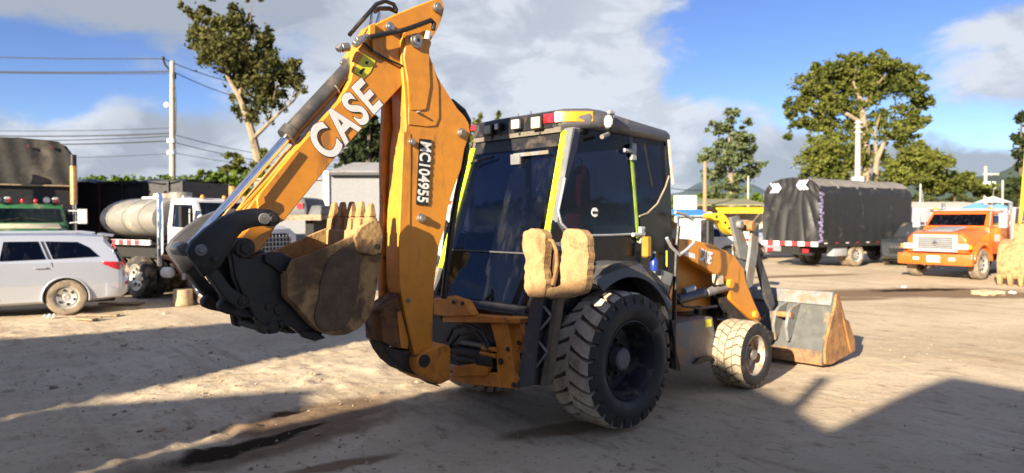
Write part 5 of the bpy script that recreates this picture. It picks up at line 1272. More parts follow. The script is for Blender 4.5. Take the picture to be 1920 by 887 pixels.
u = MB(); u.span((-.1, -.45, .55), (LEN + 2.2, .45, .86)); u.span((-.16, -1.1, .52), (-.06, 1.1, .62)); u.build('chassis', V['under'], rt)
for y in (-.95, .8):
    b_ = MB(); b_.span((-.21, y, .62), (-.165, y + .26, .76)); b_.build('tail_light', M['red_lens'], rt)
b_ = MB(); b_.span((1.0, -1.25, .45), (1.9, -.9, .85)); b_.build('side_tank', M['pale_grey'], rt, bev=.05, seg=2)
truck_wheels(rt, [2.5], .48, .27, 1.28, 'dusty_wheel', dual=True); truck_wheels(rt, [LEN + 1.2], .48, .27, 1.2, 'dusty_wheel')
b_ = MB(); b_.span((LEN + .2, -1.15, .9), (LEN + 2.0, 1.15, 2.5)); b_.build('cab', V['white'], rt, bev=.12, seg=3)

# --- bright orange bonneted truck
ot = thing('orange_truck', 'bright orange bonneted truck with a chrome grille facing the yard on the right', 'truck', (13.93, 22.87, 0), heading(-.817, -.577))
b_ = MB(); b_.loft([[(x, y, z) for y, z in [(-w_, .86), (w_, .86), (w_, zs), (w_ * .80, zt), (-w_ * .80, zt), (-w_, zs)]] for x, w_, zs, zt in [(-.14, .90, 1.28, 1.45), (-.25, .95, 1.36, 1.53), (-1.2, 1.02, 1.46, 1.62), (-1.55, 1.04, 1.52, 1.70)]]); hd = b_.build('hood', V['truck_orange'], ot, bev=.04, seg=2)
b_ = MB(); b_.hexa([(-.35, -.42, 1.55), (-.35, .42, 1.55), (-1.35, .46, 1.66), (-1.35, -.46, 1.66), (-.42, -.38, 1.62), (-.42, .38, 1.62), (-1.35, .42, 1.73), (-1.35, -.42, 1.73)]); b_.build('hood_scoop', mat('grey_scoop', (.22, .22, .24), .5), hd, bev=.02)
b_ = MB(); b_.loft([[(x, y, z) for y, z in [(-1.04, .8), (1.04, .8), (1.04, 1.66), (.92, zt), (-.92, zt), (-1.04, 1.66)]] for x, zt in [(-1.52, 1.72), (-1.90, 2.18), (-2.02, 2.25), (-3.0, 2.27)]]); cb = b_.build('cab', V['truck_orange'], ot, bev=.04, seg=2)
b_ = MB(); b_.hexa([(-1.51, -.88, 1.76), (-1.51, .88, 1.76), (-1.56, .88, 1.76), (-1.56, -.88, 1.76), (-1.855, -.82, 2.14), (-1.855, .82, 2.14), (-1.90, .82, 2.14), (-1.90, -.82, 2.14)]); b_.build('windscreen', M['dark_glass'], cb)
b_ = MB(); b_.span((-2.1, -.9, 2.262), (-1.96, .9, 2.30)); b_.build('sun_visor', M['pale_grey'], cb, bev=.01)
for s in (1, -1):
    b_ = MB(); b_.prism([(-2.75, s * 1.05, 1.66), (-1.78, s * 1.05, 1.66), (-2.02, s * .965, 2.15), (-2.75, s * .965, 2.15)], [(-2.75, s * 1.02, 1.66), (-1.78, s * 1.02, 1.66), (-2.02, s * .93, 2.15), (-2.75, s * .93, 2.15)]); b_.build('door_window', M['dark_glass'], cb)
    b_ = MB(); b_.span((-2.35, s * 1.042, 1.22), (-1.95, s * 1.05, 1.46)); b_.build('door_sign', mat('grey_sign', (.45, .45, .48), .5, var=.3, vscale=16), cb)
    b_ = MB(); b_.profY(arc(-.95, .5, .72, 8, 172, 14) + arc(-.95, .5, .60, 172, 8, 14), s * 1.13, s * .84); b_.build('fender', V['truck_orange'], ot, bev=.02, ang=50)
    b_ = MB(); b_.span((-.10, s * .70, .98), (-.02, s * 1.0, 1.16)); b_.build('headlight', M['lens'], hd, bev=.03, seg=2)
    b_ = MB(); b_.span((-.12, s * 1.0, .99), (-.05, s * 1.10, 1.14)); b_.build('turn_signal', M['amber'], hd, bev=.02)
    b_ = MB(); b_.box((-1.75, s * 1.35, 1.93), (.10, .24, .50)); b_.tube([(-1.8, s * 1.04, 2.1), (-1.75, s * 1.35, 2.1)], .018, 6); b_.tube([(-1.8, s * 1.04, 1.75), (-1.75, s * 1.35, 1.75)], .018, 6); b_.build('door_mirror', M['pale_grey'], ot, bev=.03)
    b_ = MB(); b_.box((.04, s * .55, .66), (.04, .2, .10)); b_.build('fog_lamp', M['lens'], ot, bev=.02)
    b_ = MB(); b_.ball((-2.05, s * .86, 2.33), .075, sq=(1, 1, .8)); b_.build('marker_light', M['amber'], cb)
    b_ = MB(); b_.tube([(-3.15, s * 1.05, 1.0), (-3.15, s * 1.05, 2.55)], .07, 12); b_.build('exhaust_stack', M['chrome'], ot)
    b_ = MB(); b_.tube([(-1.62, s * 1.0, 1.75), (-1.60, s * 1.12, 3.0)], [.015, .006], 5); b_.build('aerial', M['pale_grey'], ot)
b_ = MB(); b_.span((-.16, -1.15, .46), (.04, 1.15, .84)); bp_ = b_.build('bumper', V['truck_orange'], ot, bev=.04, seg=2)
b_ = MB(); b_.span((.04, -.20, .56), (.055, .20, .76)); b_.build('number_plate', V['pale_white'], ot)
b_ = MB(); b_.span((-.13, -.66, .90), (-.09, .66, 1.44)); gr = b_.build('radiator_grille', V['under'], ot)
for pts in [[(-.66, .90), (.66, .90), (.66, 1.0), (-.66, 1.0)], [(-.66, 1.36), (.66, 1.36), (.66, 1.46), (-.66, 1.46)], [(-.68, .9), (-.54, .9), (-.54, 1.46), (-.68, 1.46)], [(.54, .9), (.68, .9), (.68, 1.46), (.54, 1.46)]]:
    b_ = MB(); b_.profX(pts, -.085 if abs(pts[0][0] - pts[1][0]) > .5 else -.082, -.04 if abs(pts[0][0] - pts[1][0]) > .5 else -.035); b_.build('grille_frame', V['trim'], gr, bev=.01)
for i in range(5):
    z = 1.05 + i * .065; b_ = MB(); b_.span((-.088, -.54, z - .016), (-.06, .54, z + .016)); b_.build('grille_bar', M['pale_grey'], gr)
b_ = MB(); b_.lathe([(.001, -.03), (.06, -.032), (.075, -.05)], (0, 0, 1.18), 'x', 20); b_.build('grille_badge', M['chrome'], gr)
u = MB(); u.span((-7, -.45, .5), (-.3, .45, .86)); u.build('chassis', V['under'], ot)
b_ = MB(); b_.span((-7.2, -1.2, .98), (-3.4, 1.2, 2.35)); b_.build('cargo_box', M['pale_grey'], ot, bev=.03)
truck_wheels(ot, [-.95], .5, .3, 1.10, 'dusty_wheel', 'rim_silver'); truck_wheels(ot, [-5.6], .5, .28, 1.15, 'dusty_wheel', dual=True)

# --- smaller cars
car('dark pickup with a sloping windscreen between the tarpaulin truck and the orange truck', 'pickup', (18.9, 31.4, 0), (-.72, -.69), V['dark'], pickup=True, z1=1.8)
car('white car parked behind the loader arms of the backhoe', 'car', (10.4, 33.2, 0), (-.95, .3), V['white'])
car('silver car parked behind the tarpaulin truck tail', 'car', (15.2, 36.0, 0), (-1, -.05), V['silver'])
fl = thing('flatbed_trailer', 'flatbed trailer with a brown board deck in front of the grey wall', 'trailer', (-9.6, 25.0, 0), heading(.985, -.15))
for i in range(8):
    b_ = MB(); x = i * .42; b_.span((x, -1.15, 1.96 + .004 * (i % 2)), (x + .41, 1.15, 2.10)); b_.build('deck_board', V['wood'], fl)
b_ = MB(); b_.span((0, -1.2, 1.93), (3.4, -1.152, 2.12)); b_.span((0, 1.152, 1.93), (3.4, 1.2, 2.12)); b_.build('deck_rail', V['wood'], fl)
u = MB(); u.span((.1, -.5, .7), (3.3, .5, 1.2)); u.span((.3, -.9, 1.2), (.6, .9, 1.95)); u.span((2.7, -.9, 1.2), (3.0, .9, 1.95)); u.build('chassis', V['under'], fl)
truck_wheels(fl, [.9, 2.5], .55, .3, 1.1)
cov = mat('grey_sheeted_load', (.075, .078, .085), .6, var=.15)
for lab, x0, x1, hh in [('dark grey sheeted load with a red mark on the flatbed', 1.5, 2.75, .62), ('lower dark sheeted bundle beside the big load on the flatbed', 2.8, 3.3, .34)]:
    o = thing('sheeted_load', lab, 'load', Vector((-9.6, 25.0, 2.11)) + Vector((.985, -.15, 0)) * x0, heading(.985, -.15)); L_ = x1 - x0
    b_ = MB(); b_.loft([[(x, -.9, 0), (x, .9, 0), (x, .8, hh * f), (x, -.8, hh * f)] for x, f in [(0, .35), (L_ * .2, .95), (L_ * .7, 1), (L_ * .92, .9), (L_, .3)]]); b_.build('sheet', cov, o, bev=.04, seg=2)
    if hh > .5:
        b_ = MB(); b_.span((L_ * .72, -.90, .22), (L_ * .9, -.84, .40)); b_.build('red_mark', M['red_lens'], o)

# --- yellow excavator at the right edge: bucket on the ground, arm rising out of the picture
ex = thing('excavator', 'yellow excavator at the right edge with its muddy toothed bucket on the ground', 'excavator', (15.2, 20.5, 0), heading(-.80, -.60))
# local x points at the camera; the machine stands behind the bucket
b_ = MB(); prof = [(.35, .30), (.42, .75), (.30, 1.20), (-.05, 1.38), (-.35, 1.30), (-.62, .95), (-.62, .55), (-.40, .22), (.05, .12), (.30, .20)]
b_.profY(prof, -.62, .62); bk2 = b_.build('bucket', M['pad'], ex, bev=.05, seg=2)
for i in range(5):
    y = -.54 + i * .27; b_ = MB(); b_.hexa([(.20, y - .07, .26), (.44, y - .07, .34), (.44, y + .07, .34), (.20, y + .07, .26), (.26, y - .05, .0), (.36, y - .05, .0), (.36, y + .05, .0), (.26, y + .05, .0)]); b_.build('bucket_tooth', M['pad'], bk2, bev=.01)
b_ = MB(); b_.profY([(.12, 1.2), (.16, 1.5), (.05, 1.85), (-.2, 1.85), (-.3, 1.3)], -.28, .28); b_.build('bucket_link', M['pad'], ex, bev=.03)
b_ = MB(); b_.profY([(.10, 1.40), (-.20, 1.35), (-1.05, 4.8), (-1.2, 5.6), (-.8, 5.7), (-.55, 4.9)], -.20, .20); b_.build('stick', M['yellow'], ex, bev=.03)
b_ = MB(); b_.profY([(-.75, 5.6), (-1.15, 5.2), (-3.2, 5.0), (-5.4, 1.9), (-5.9, 2.0), (-5.2, 3.6), (-3.4, 5.7)], -.26, .26); b_.build('boom', M['yellow'], ex, bev=.03)
h = MB(); h.cone((.22, 0, 1.9), (-.25, 0, 3.2), .05, n=12); h.cone((-.25, 0, 3.2), (-.85, 0, 4.9), .08, n=12); h.build('bucket_cylinder', M['chrome'], ex)
b_ = MB(); b_.span((-8.6, -1.3, 1.05), (-5.3, 1.3, 2.2)); b_.build('house', M['yellow'], ex, bev=.12, seg=2)
b_ = MB(); b_.span((-6.6, .35, 2.2), (-5.2, 1.3, 3.1)); b_.build('cab', M['black'], ex, bev=.06)
for s in (1, -1):
    b_ = MB(); b_.profY(arc(-5.2, .45, .45, -90, 90, 10) + arc(-8.4, .45, .45, 90, 270, 10), s * 1.0, s * 1.5); b_.build('track', V['under'], ex, bev=.03)

# --- small yellow machine with a folded arm behind the loader linkage
ym = thing('mini_excavator', 'small yellow machine with a folded arm behind the loader linkage', 'excavator', (px_at(1350, 430, 17).x, 17, 0), heading(.9, .4))
dz = lambda y_: EYE - (y_ - 412) / FOC * 17
b_ = MB(); q = [(-.42, 2.02), (-.40, 2.10), (-.05, 2.11), (.08, 2.02), (.40, 1.62), (.34, 1.56), (.22, 1.60), (-.02, 1.78), (-.12, 1.93), (-.30, 1.94)]
b_.profY(q, -.16, .16); o = b_.build('arm', M['yellow'], ym, bev=.02)
for x, z in ((.02, 1.88), (.14, 1.74), (.26, 1.66), (-.25, 2.02)):
    h = MB(); h.cone((x, -.17, z), (x, -.15, z), .035, n=10); h.build('arm_hole', M['black'], o)
b_ = MB(); b_.span((-.5, -.14, .7), (-.28, .14, 1.95)); b_.build('post', M['black'], ym, bev=.03)
b_ = MB(); b_.span((-.7, -.5, .35), (.5, .5, 1.0)); b_.build('body', M['charcoal'], ym, bev=.08, seg=2)
for s in (1, -1):
    b_ = MB(); b_.profY(arc(.55, .2, .2, -90, 90, 8) + arc(-.75, .2, .2, 90, 270, 8), s * .35, s * .62); b_.build('track', V['under'], ym)

# ------------------------------------------------------------------ trees and plants
def leaf_mat(name, dark, light, sc=.5):
    m = bpy.data.materials.new(name); m.use_nodes = True
    t = NT(m.node_tree); b = t.n['Principled BSDF']
    oc = t.new('ShaderNodeTexCoord').outputs['Object']
    n = t.noise(oc, sc, 6, .7); n2 = t.noise(oc, sc * 9, 2, .5)
    c = t.mix(t.ramp(t.math('ADD', t.math('MULTIPLY', n, .65), t.math('MULTIPLY', n2, .35)), .36, .62), dark, light)
    t.put(b.inputs['Base Color'], c); b.inputs['Roughness'].default_value = .75; b.inputs['Specular IOR Level'].default_value = .15
    out = t.n['Material Output']
    tr = t.new('ShaderNodeBsdfTranslucent'); t.l.new(c, tr.inputs[0])
    mx = t.new('ShaderNodeMixShader'); mx.inputs[0].default_value = .22; t.l.new(b.outputs[0], mx.inputs[1]); t.l.new(tr.outputs[0], mx.inputs[2]); t.l.new(mx.outputs[0], out.inputs[0])
    return m
LF_EUC = leaf_mat('eucalyptus_leaves', (.035, .045, .015), (.12, .115, .035))
LF_OLIVE = leaf_mat('cypress_leaves', (.045, .062, .014), (.155, .165, .032), .35)
LF_BLUE = leaf_mat('grey_green_leaves', (.05, .075, .038), (.15, .18, .075))
LF_DARK = leaf_mat('dark_conifer_needles', (.010, .020, .009), (.040, .055, .018))
LF_HEDGE = leaf_mat('hedge_leaves', (.045, .085, .012), (.14, .20, .030), .6)
LF_FAR = leaf_mat('distant_leaves', (.035, .050, .020), (.09, .10, .035), .1)
BARK = mat('pale_bark', (.27, .21, .14), .9, var=.25, dirt=(.12, .09, .06), damt=.35, dscale=1.2, bump=.3)
BARK_D = mat('dark_bark', (.10, .075, .05), .95, var=.3, bump=.3)

def leaves(name, clumps, size, m, parent, seed, per=1.0, droop=0.0):
    """clumps: (centre, rx, ry, rz, count); leaf-sized quads through each clump's volume, thicker towards its shell"""
    rs = np.random.default_rng(seed); V_, F_ = [], 0
    allv = []
    for c, rx, ry, rz, n in clumps:
        n = max(4, int(n * per))
        # sub-clusters make the outline ragged
        k = max(4, n // 40)
        d = rs.normal(size=(k, 3)); d /= np.linalg.norm(d, axis=1)[:, None]
        sub = d * (rs.random((k, 1)) ** .45) * np.array([rx, ry, rz])
        who = rs.integers(0, k, n)
        p = sub[who] + rs.normal(size=(n, 3)) * np.array([rx, ry, rz]) * rs.uniform(.07, .21, (n, 1))
        p += np.array(c)
        u = rs.normal(size=(n, 3)); u[:, 2] = u[:, 2] * .8 - droop; u /= np.linalg.norm(u, axis=1)[:, None]
        w_ = rs.normal(size=(n, 3)); v = np.cross(u, w_); v /= np.linalg.norm(v, axis=1)[:, None]
        s = size * rs.uniform(.55, 1.35, (n, 1))
        a = p - u * s * .5; b2 = p + v * s * .26; c2 = p + u * s * .5; d2 = p - v * s * .26
        allv.append(np.stack([a, b2, c2, d2], 1).reshape(-1, 3))
    vv = np.concatenate(allv); nf = len(vv) // 4
    me = bpy.data.meshes.new(name)
    me.vertices.add(len(vv)); me.vertices.foreach_set('co', vv.astype(np.float32).ravel())
    me.loops.add(nf * 4); me.loops.foreach_set('vertex_index', np.arange(nf * 4, dtype=np.int32))
    me.polygons.add(nf); me.polygons.foreach_set('loop_start', np.arange(0, nf * 4, 4, dtype=np.int32))
    me.update(calc_edges=True); me.validate()
    me.materials.append(m)
    o = bpy.data.objects.new(name, me); COL.objects.link(o); o.parent = parent
    return o
def tree(name, label, cat, d, limbs, clumps, size, m, bark, seed, per=1.0, depth=.8, group=None, droop=0.0, base=None):
    """limbs: list of (photo polyline, r0, r1); clumps: (px, py, rx, ry, n) read at depth d, thickened in depth"""
    rs = random.Random(seed)
    b0 = px_at(limbs[0][0][0][0], limbs[0][0][0][1], d); b0.z = 0
    o = thing(name, label, cat, b0, 0, group)
    for i, (pts, r0, r1) in enumerate(limbs):
        P3 = [px_at(x, y, d + (0 if i == 0 else rs.uniform(-.6, .6) * min(k_, 2))) - b0 for k_, (x, y) in enumerate(pts)]
        if i == 0: P3 = [Vector((P3[0].x, 0, -.2))] + P3
        # smooth resample
        R_ = [r0 + (r1 - r0) * k_ / (len(P3) - 1) for k_ in range(len(P3))]
        b_ = MB(); b_.tube(P3, R_, 8); b_.build('trunk' if i == 0 else 'limb', bark, o)
    cl = []
    s = d / FOC
    for px, py, rx, ry, n in clumps:
        c = px_at(px, py, d + rs.uniform(-1, 1) * rx * s * depth * .7) - b0
        cl.append((c, rx * s, rx * s * depth, ry * s, n))
    leaves('crown', cl, size, m, o, seed, per, droop)
    return o
# tall leaning eucalyptus, left
tree('eucalyptus_tree', 'tall leaning eucalyptus with a bare pale trunk behind the hedge on the left', 'tree', 40,
     [([(490, 340), (484, 300), (474, 255), (462, 215), (448, 180), (430, 150)], .34, .12), ([(448, 180), (458, 150), (466, 110), (462, 60)], .12, .04), ([(472, 262), (490, 245), (520, 215), (550, 190), (566, 168)], .14, .03), ([(430, 150), (410, 110), (390, 60), (375, 20)], .11, .03), ([(505, 232), (512, 190), (520, 150)], .07, .02), ([(540, 200), (556, 160), (570, 130)], .04, .015), ([(462, 80), (470, 30), (474, -30)], .04, .01)],
     [(372, 22, 20, 24, 160), (388, 62, 36, 34, 520), (430, 28, 30, 30, 330), (420, 92, 52, 40, 900), (452, 62, 26, 44, 420), (390, 100, 28, 26, 260), (452, 118, 50, 36, 800), (492, 62, 20, 26, 200), (502, 92, 22, 26, 240), (470, 160, 46, 34, 560), (500, 140, 36, 40, 560), (535, 140, 34, 30, 430), (560, 150, 20, 26, 170), (505, 182, 36, 30, 430), (442, 200, 18, 22, 120), (486, 212, 30, 24, 240), (548, 118, 22, 14, 120), (440, -8, 16, 20, 60), (340, 5, 10, 12, 40), (400, -12, 16, 14, 60), (350, 22, 8, 8, 20), (474, -10, 16, 20, 70)],
     .30, LF_EUC, BARK, 3, per=2.0, droop=.5)
tree('shrub', 'leafy shrub at the foot of the eucalyptus above the hedge', 'shrub', 39, [([(445, 340), (446, 318)], .06, .02)], [(442, 308, 26, 18, 300), (466, 318, 22, 16, 240), (500, 300, 18, 18, 160), (425, 318, 14, 10, 100)], .35, LF_OLIVE, BARK_D, 4)
# hedge
hb = px_at(300, 345, 36)
hd = thing('hedge', 'clipped green hedge running behind the black trailer on the left', 'hedge', (hb.x, 36, 0))
cl = []
rs = random.Random(9)
for i in range(120):
    x = px_at(130 + 3.1 * i, 350, 36).x - hb.x; top = 4.1 + .14 * math.sin(i * .7) + rs.uniform(-.08, .1) + (.25 if i > 75 else 0)
    for z in (top - .35, top - 1.1, top - 1.9, top - 2.7): cl.append(((x, rs.uniform(-.3, .3), z), .38, .5, .42, 62))
leaves('foliage', cl, .22, LF_HEDGE, hd, 12)
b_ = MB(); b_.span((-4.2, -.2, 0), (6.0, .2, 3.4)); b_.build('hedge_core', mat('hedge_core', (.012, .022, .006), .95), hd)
# dark conifers behind the boom
tree('conifer', 'dark conifer rising behind the grey wall beside the boom', 'tree', 38, [([(690, 320), (692, 260), (694, 215)], .2, .05)], [(695, 225, 22, 24, 500), (690, 258, 34, 26, 900), (690, 290, 46, 26, 1000), (720, 250, 24, 40, 600), (660, 300, 22, 18, 260)], .36, LF_DARK, BARK_D, 5)
tree('conifer', 'smaller ragged conifer at the left of the dark one above the grey wall', 'tree', 39, [([(655, 325), (650, 290)], .12, .04)], [(648, 298, 18, 20, 200), (640, 315, 16, 10, 120), (664, 285, 14, 16, 150)], .34, LF_EUC, BARK_D, 6)
# bushes behind the cab roof
tree('conifer', 'dark bush seen through the gap between boom and cab', 'tree', 44, [([(880, 330), (884, 270)], .15, .05)], [(884, 262, 20, 22, 320), (866, 300, 26, 24, 400), (896, 230, 8, 16, 60), (934, 226, 6, 14, 50), (905, 250, 20, 18, 220)], .4, LF_OLIVE, BARK_D, 16)
# sparse eucalyptus right of the cab
tree('eucalyptus_tree', 'slender sparse eucalyptus standing alone right of the cab', 'tree', 66,
     [([(1372, 385), (1370, 320), (1368, 260), (1372, 210)], .35, .08), ([(1369, 300), (1345, 270), (1330, 255)], .1, .03), ([(1369, 310), (1395, 280), (1410, 262)], .1, .03), ([(1370, 330), (1400, 315), (1425, 300)], .1, .03)],
     [(1372, 212, 20, 14, 200), (1362, 238, 26, 16, 240), (1400, 232, 16, 10, 110), (1334, 240, 12, 10, 90), (1380, 262, 34, 18, 360), (1350, 272, 22, 18, 220), (1404, 285, 22, 18, 240), (1330, 294, 20, 16, 200), (1370, 300, 34, 22, 420), (1418, 308, 16, 14, 130), (1345, 328, 28, 20, 330), (1390, 334, 36, 22, 430), (1362, 358, 40, 18, 420), (1318, 300, 10, 10, 70), (1412, 258, 10, 8, 60)],
     .42, LF_BLUE, BARK, 21, per=2.0, droop=.2)
# big spreading tree on the right
tree('cypress_tree', 'large spreading olive green tree behind the tarpaulin truck', 'tree', 58,
     [([(1624, 345), (1625, 300), (1622, 250), (1616, 205), (1612, 180)], .42, .18), ([(1640, 345), (1644, 300), (1660, 262), (1690, 235), (1706, 225)], .26, .06), ([(1622, 235), (1590, 215), (1560, 195), (1530, 180)], .2, .05), ([(1616, 205), (1640, 165), (1660, 140)], .2, .06), ([(1612, 190), (1600, 150), (1605, 125)], .16, .05), ([(1644, 300), (1640, 250), (1650, 215)], .16, .05), ([(1590, 345), (1584, 290), (1560, 250)], .2, .05), ([(1660, 262), (1676, 240), (1702, 250)], .1, .03)],
     [(1545, 132, 26, 18, 360), (1520, 160, 32, 22, 480), (1575, 130, 30, 22, 480), (1500, 185, 24, 18, 300), (1560, 165, 44, 26, 820), (1625, 122, 36, 20, 560), (1660, 120, 30, 18, 440), (1695, 135, 26, 18, 340), (1610, 160, 46, 26, 820), (1665, 160, 46, 26, 760), (1712, 165, 28, 22, 380), (1728, 190, 22, 16, 240), (1700, 200, 26, 22, 220), (1600, 195, 40, 22, 460), (1548, 198, 32, 18, 360), (1480, 212, 18, 14, 150), (1500, 232, 24, 14, 190), (1478, 255, 16, 8, 80), (1545, 235, 32, 26, 520), (1555, 275, 40, 28, 760), (1530, 300, 34, 28, 560), (1575, 312, 40, 26, 640), (1545, 330, 40, 20, 460), (1700, 232, 22, 14, 130), (1685, 262, 22, 14, 130), (1650, 280, 22, 24, 120), (1730, 145, 14, 12, 70), (1740, 190, 12, 10, 60), (1615, 104, 8, 10, 40), (1515, 262, 14, 10, 60), (1665, 315, 22, 22, 160), (1680, 250, 40, 20, 380), (1648, 225, 34, 22, 340), (1702, 280, 30, 16, 240), (1600, 245, 34, 26, 420), (1606, 292, 24, 28, 380), (1715, 225, 28, 16, 260), (1655, 300, 24, 16, 120), (1470, 200, 12, 10, 50), (1505, 205, 26, 14, 200), (1585, 105, 18, 10, 90), (1650, 100, 14, 8, 60)],
     .34, LF_OLIVE, BARK, 31, per=2.7)
for i, (lab, pts) in enumerate([
    ('rounded olive bush right of the big spreading tree', [(1725, 290, 32, 20, 520), (1700, 305, 34, 20, 420), (1755, 305, 30, 18, 420), (1690, 335, 40, 22, 560), (1735, 330, 40, 24, 620), (1718, 272, 16, 10, 130)]),
    ('low dark thicket above the pale shed roof on the right', [(1790, 345, 36, 18, 480), (1760, 352, 40, 20, 520), (1825, 350, 34, 14, 360), (1800, 330, 20, 10, 150), (1845, 360, 20, 10, 160)])]):
    tree('bush', lab, 'bush', 52 + i, [([(pts[0][0], 385), (pts[0][0], 330)], .14, .05)], pts, .38, LF_OLIVE, BARK_D, 40 + i, per=2.2)
tree('conifer', 'dark conifer cut by the right edge of the picture', 'tree', 46, [([(1914, 385), (1914, 300), (1915, 230)], .22, .05)], [(1916, 225, 10, 20, 200), (1914, 262, 14, 24, 340), (1914, 300, 18, 26, 420), (1916, 345, 24, 28, 600), (1890, 362, 14, 14, 150), (1935, 300, 20, 50, 500)], .4, LF_DARK, BARK_D, 44)
# far wooded slopes and the low green behind the market
def wood(name, label, d, x0, x1, ytop, n, m, seed, size):
    o = thing(name, label, 'wood', px_at((x0 + x1) / 2, 400, d)); o.location.z = 0; o['kind'] = 'stuff'
    rs = random.Random(seed); cl = []
    for i in range(n):
        px = x0 + (x1 - x0) * i / n + rs.uniform(-6, 6); yt = ytop(px); s = d / FOC
        for k_ in range(3):
            c = px_at(px, yt + 6 + k_ * 13 + rs.uniform(-3, 3), d) - Vector(o.location)
            cl.append((c, 13 * s, 16 * s, 8 * s, 60))
    f = leaves('foliage', cl, size, m, o, seed); f['kind'] = 'stuff'
    return o
wood('far_trees', 'low green trees along the far side behind the market stalls', 85, 1255, 1480, lambda x: 368 + 6 * math.sin(x * .06), 40, LF_HEDGE, 51, .8)
wood('far_trees', 'far dark woodland on the slope at the right', 140, 1690, 1960, lambda x: 372 - max(0, x - 1830) * .22 + 4 * math.sin(x * .09), 50, LF_FAR, 52, 1.2)
wood('far_trees', 'far trees showing over the wall behind the machine', 120, 700, 1260, lambda x: 378 + 5 * math.sin(x * .05), 70, LF_FAR, 53, 1.1)
wood('far_trees', 'far trees behind the hedge at the left', 110, -60, 500, lambda x: 372 + 4 * math.sin(x * .06), 60, LF_FAR, 54, 1.1)
# hills
def hill(px, d, w_, h_, col, seed):
    c = px_at(px, 400, d); b_ = MB()
    def S(u, v):
        x = (u - .5) * w_; y = (v - .5) * w_ * .5
        e = max(0, 1 - (2 * abs(u - .5)) ** 2) * max(0, 1 - (2 * abs(v - .5)) ** 2)
        return (c.x + x, c.y + y, -3 + h_ * e * (1 + .25 * math.sin(u * 19 + seed) + .15 * math.sin(u * 41 + v * 9)))
    tarp_folds(b_, S, 60, 16); o = b_.build('hill', mat('far_hillside', col, .95, var=.25, vscale=.01), None, ang=80); structure(o)
hill(1440, 1500, 900, 75, (.05, .08, .10), 1); hill(1930, 900, 700, 70, (.035, .055, .045), 3); hill(250, 1500, 1500, 60, (.05, .075, .08), 5)

# ------------------------------------------------------------------ poles and wires
CONC = mat('concrete_pole', (.40, .36, .30), .9, var=.1, dirt=(.25, .22, .18), damt=.3, dscale=1)
POLEW = mat('wooden_pole', (.34, .20, .11), .9, var=.2)
def pole(label, px, ytop, d, r, m, lean=0, cat='utility pole'):
    b = px_at(px, 400, d); top = px_at(px + lean, ytop, d)
    o = thing('utility_pole', label, cat, (b.x, d, 0))
    b_ = MB(); b_.cone((0, 0, -.2), (top.x - b.x, 0, top.z), r, r * .62, 14); b_.build('pole', m, o)
    return o, top
o, ptop = pole('tall concrete utility pole with a bracket arm left of the eucalyptus', 323, 115, 38, .19, CONC)
lp = lambda px, py, d=38: px_at(px, py, d) - Vector(o.location)
b_ = MB(); b_.tube([lp(322, 136), lp(310, 122), lp(306, 112)], .06, 6); b_.ball(lp(306, 109), .10); b_.build('bracket_arm', M['black'], o)
b_ = MB(); b_.cone(lp(326, 138), lp(326, 148), .12, n=10); b_.build('insulator', M['black'], o)
b_ = MB(); b_.ball(lp(313, 197), .16); b_.tube([lp(313, 197), lp(322, 199)], .04, 6); b_.build('street_lamp', V['pale_white'], o)
for y in (264, 286): 
    b_ = MB(); b_.cone(lp(322, y - 3), lp(322, y + 4), .24, n=12); b_.build('cable_clamp', V['pale_white'], o)
b_ = MB(); b_.tube([lp(328, 160), lp(330, 200), lp(329, 250)], .03, 5); b_.build('down_cable', M['black'], o)
o2, _ = pole('grey concrete pole with a white base in front of the big spreading tree', 1608, 225, 50, .26, CONC, 1)
b_ = MB(); z0 = px_at(1608, 335, 50).z; b_.cone((0, 0, z0 - .35), (0, 0, z0 + .1), .42, n=12); b_.build('white_band', V['pale_white'], o2)
for y in (232, 240, 250):
    b_ = MB(); z0 = px_at(1608, y, 50).z; b_.cone((0, 0, z0), (0, 0, z0 + .1), .30, n=10); b_.build('pole_band', M['pale_grey'], o2)
pole('brown wooden pole between the cab and the sparse eucalyptus', 1322, 303, 44, .16, POLEW)
pole('thin pale post right of the sparse eucalyptus', 1403, 330, 60, .12, CONC)
pole('thin grey post above the pale shed roof', 1726, 345, 48, .09, CONC)
pole('thin grey post at the right edge beside the parasols', 1880, 338, 44, .09, CONC)
o3, _ = pole('far pale mast with a white box at its foot on the right', 1848, 312, 90, .3, CONC)
b_ = MB(); z0 = px_at(1848, 350, 90).z; b_.span((-.9, -.5, z0 - .4), (.9, .5, z0 + .6)); b_.build('box', V['pale_white'], o3)
b_ = MB(); z0 = px_at(1848, 328, 90).z; b_.span((-.4, -.1, z0), (1.6, .1, z0 + .2)); b_.build('cross_arm', CONC, o3)
WIRE = mat('black_cable', (.012, .012, .013), .6)
def wire(label, a, b, sag, r=.022):
    """cable hanging between two places"""
    pts = [a.lerp(b, i / 16) - Vector((0, 0, sag * 4 * (i / 16) * (1 - i / 16))) for i in range(17)]
    b_ = MB(); b_.tube(pts, r, 5); w_ = b_.build('overhead_wire', WIRE, None)
    tag(w_, label, 'wire', 'overhead wires at the concrete pole')
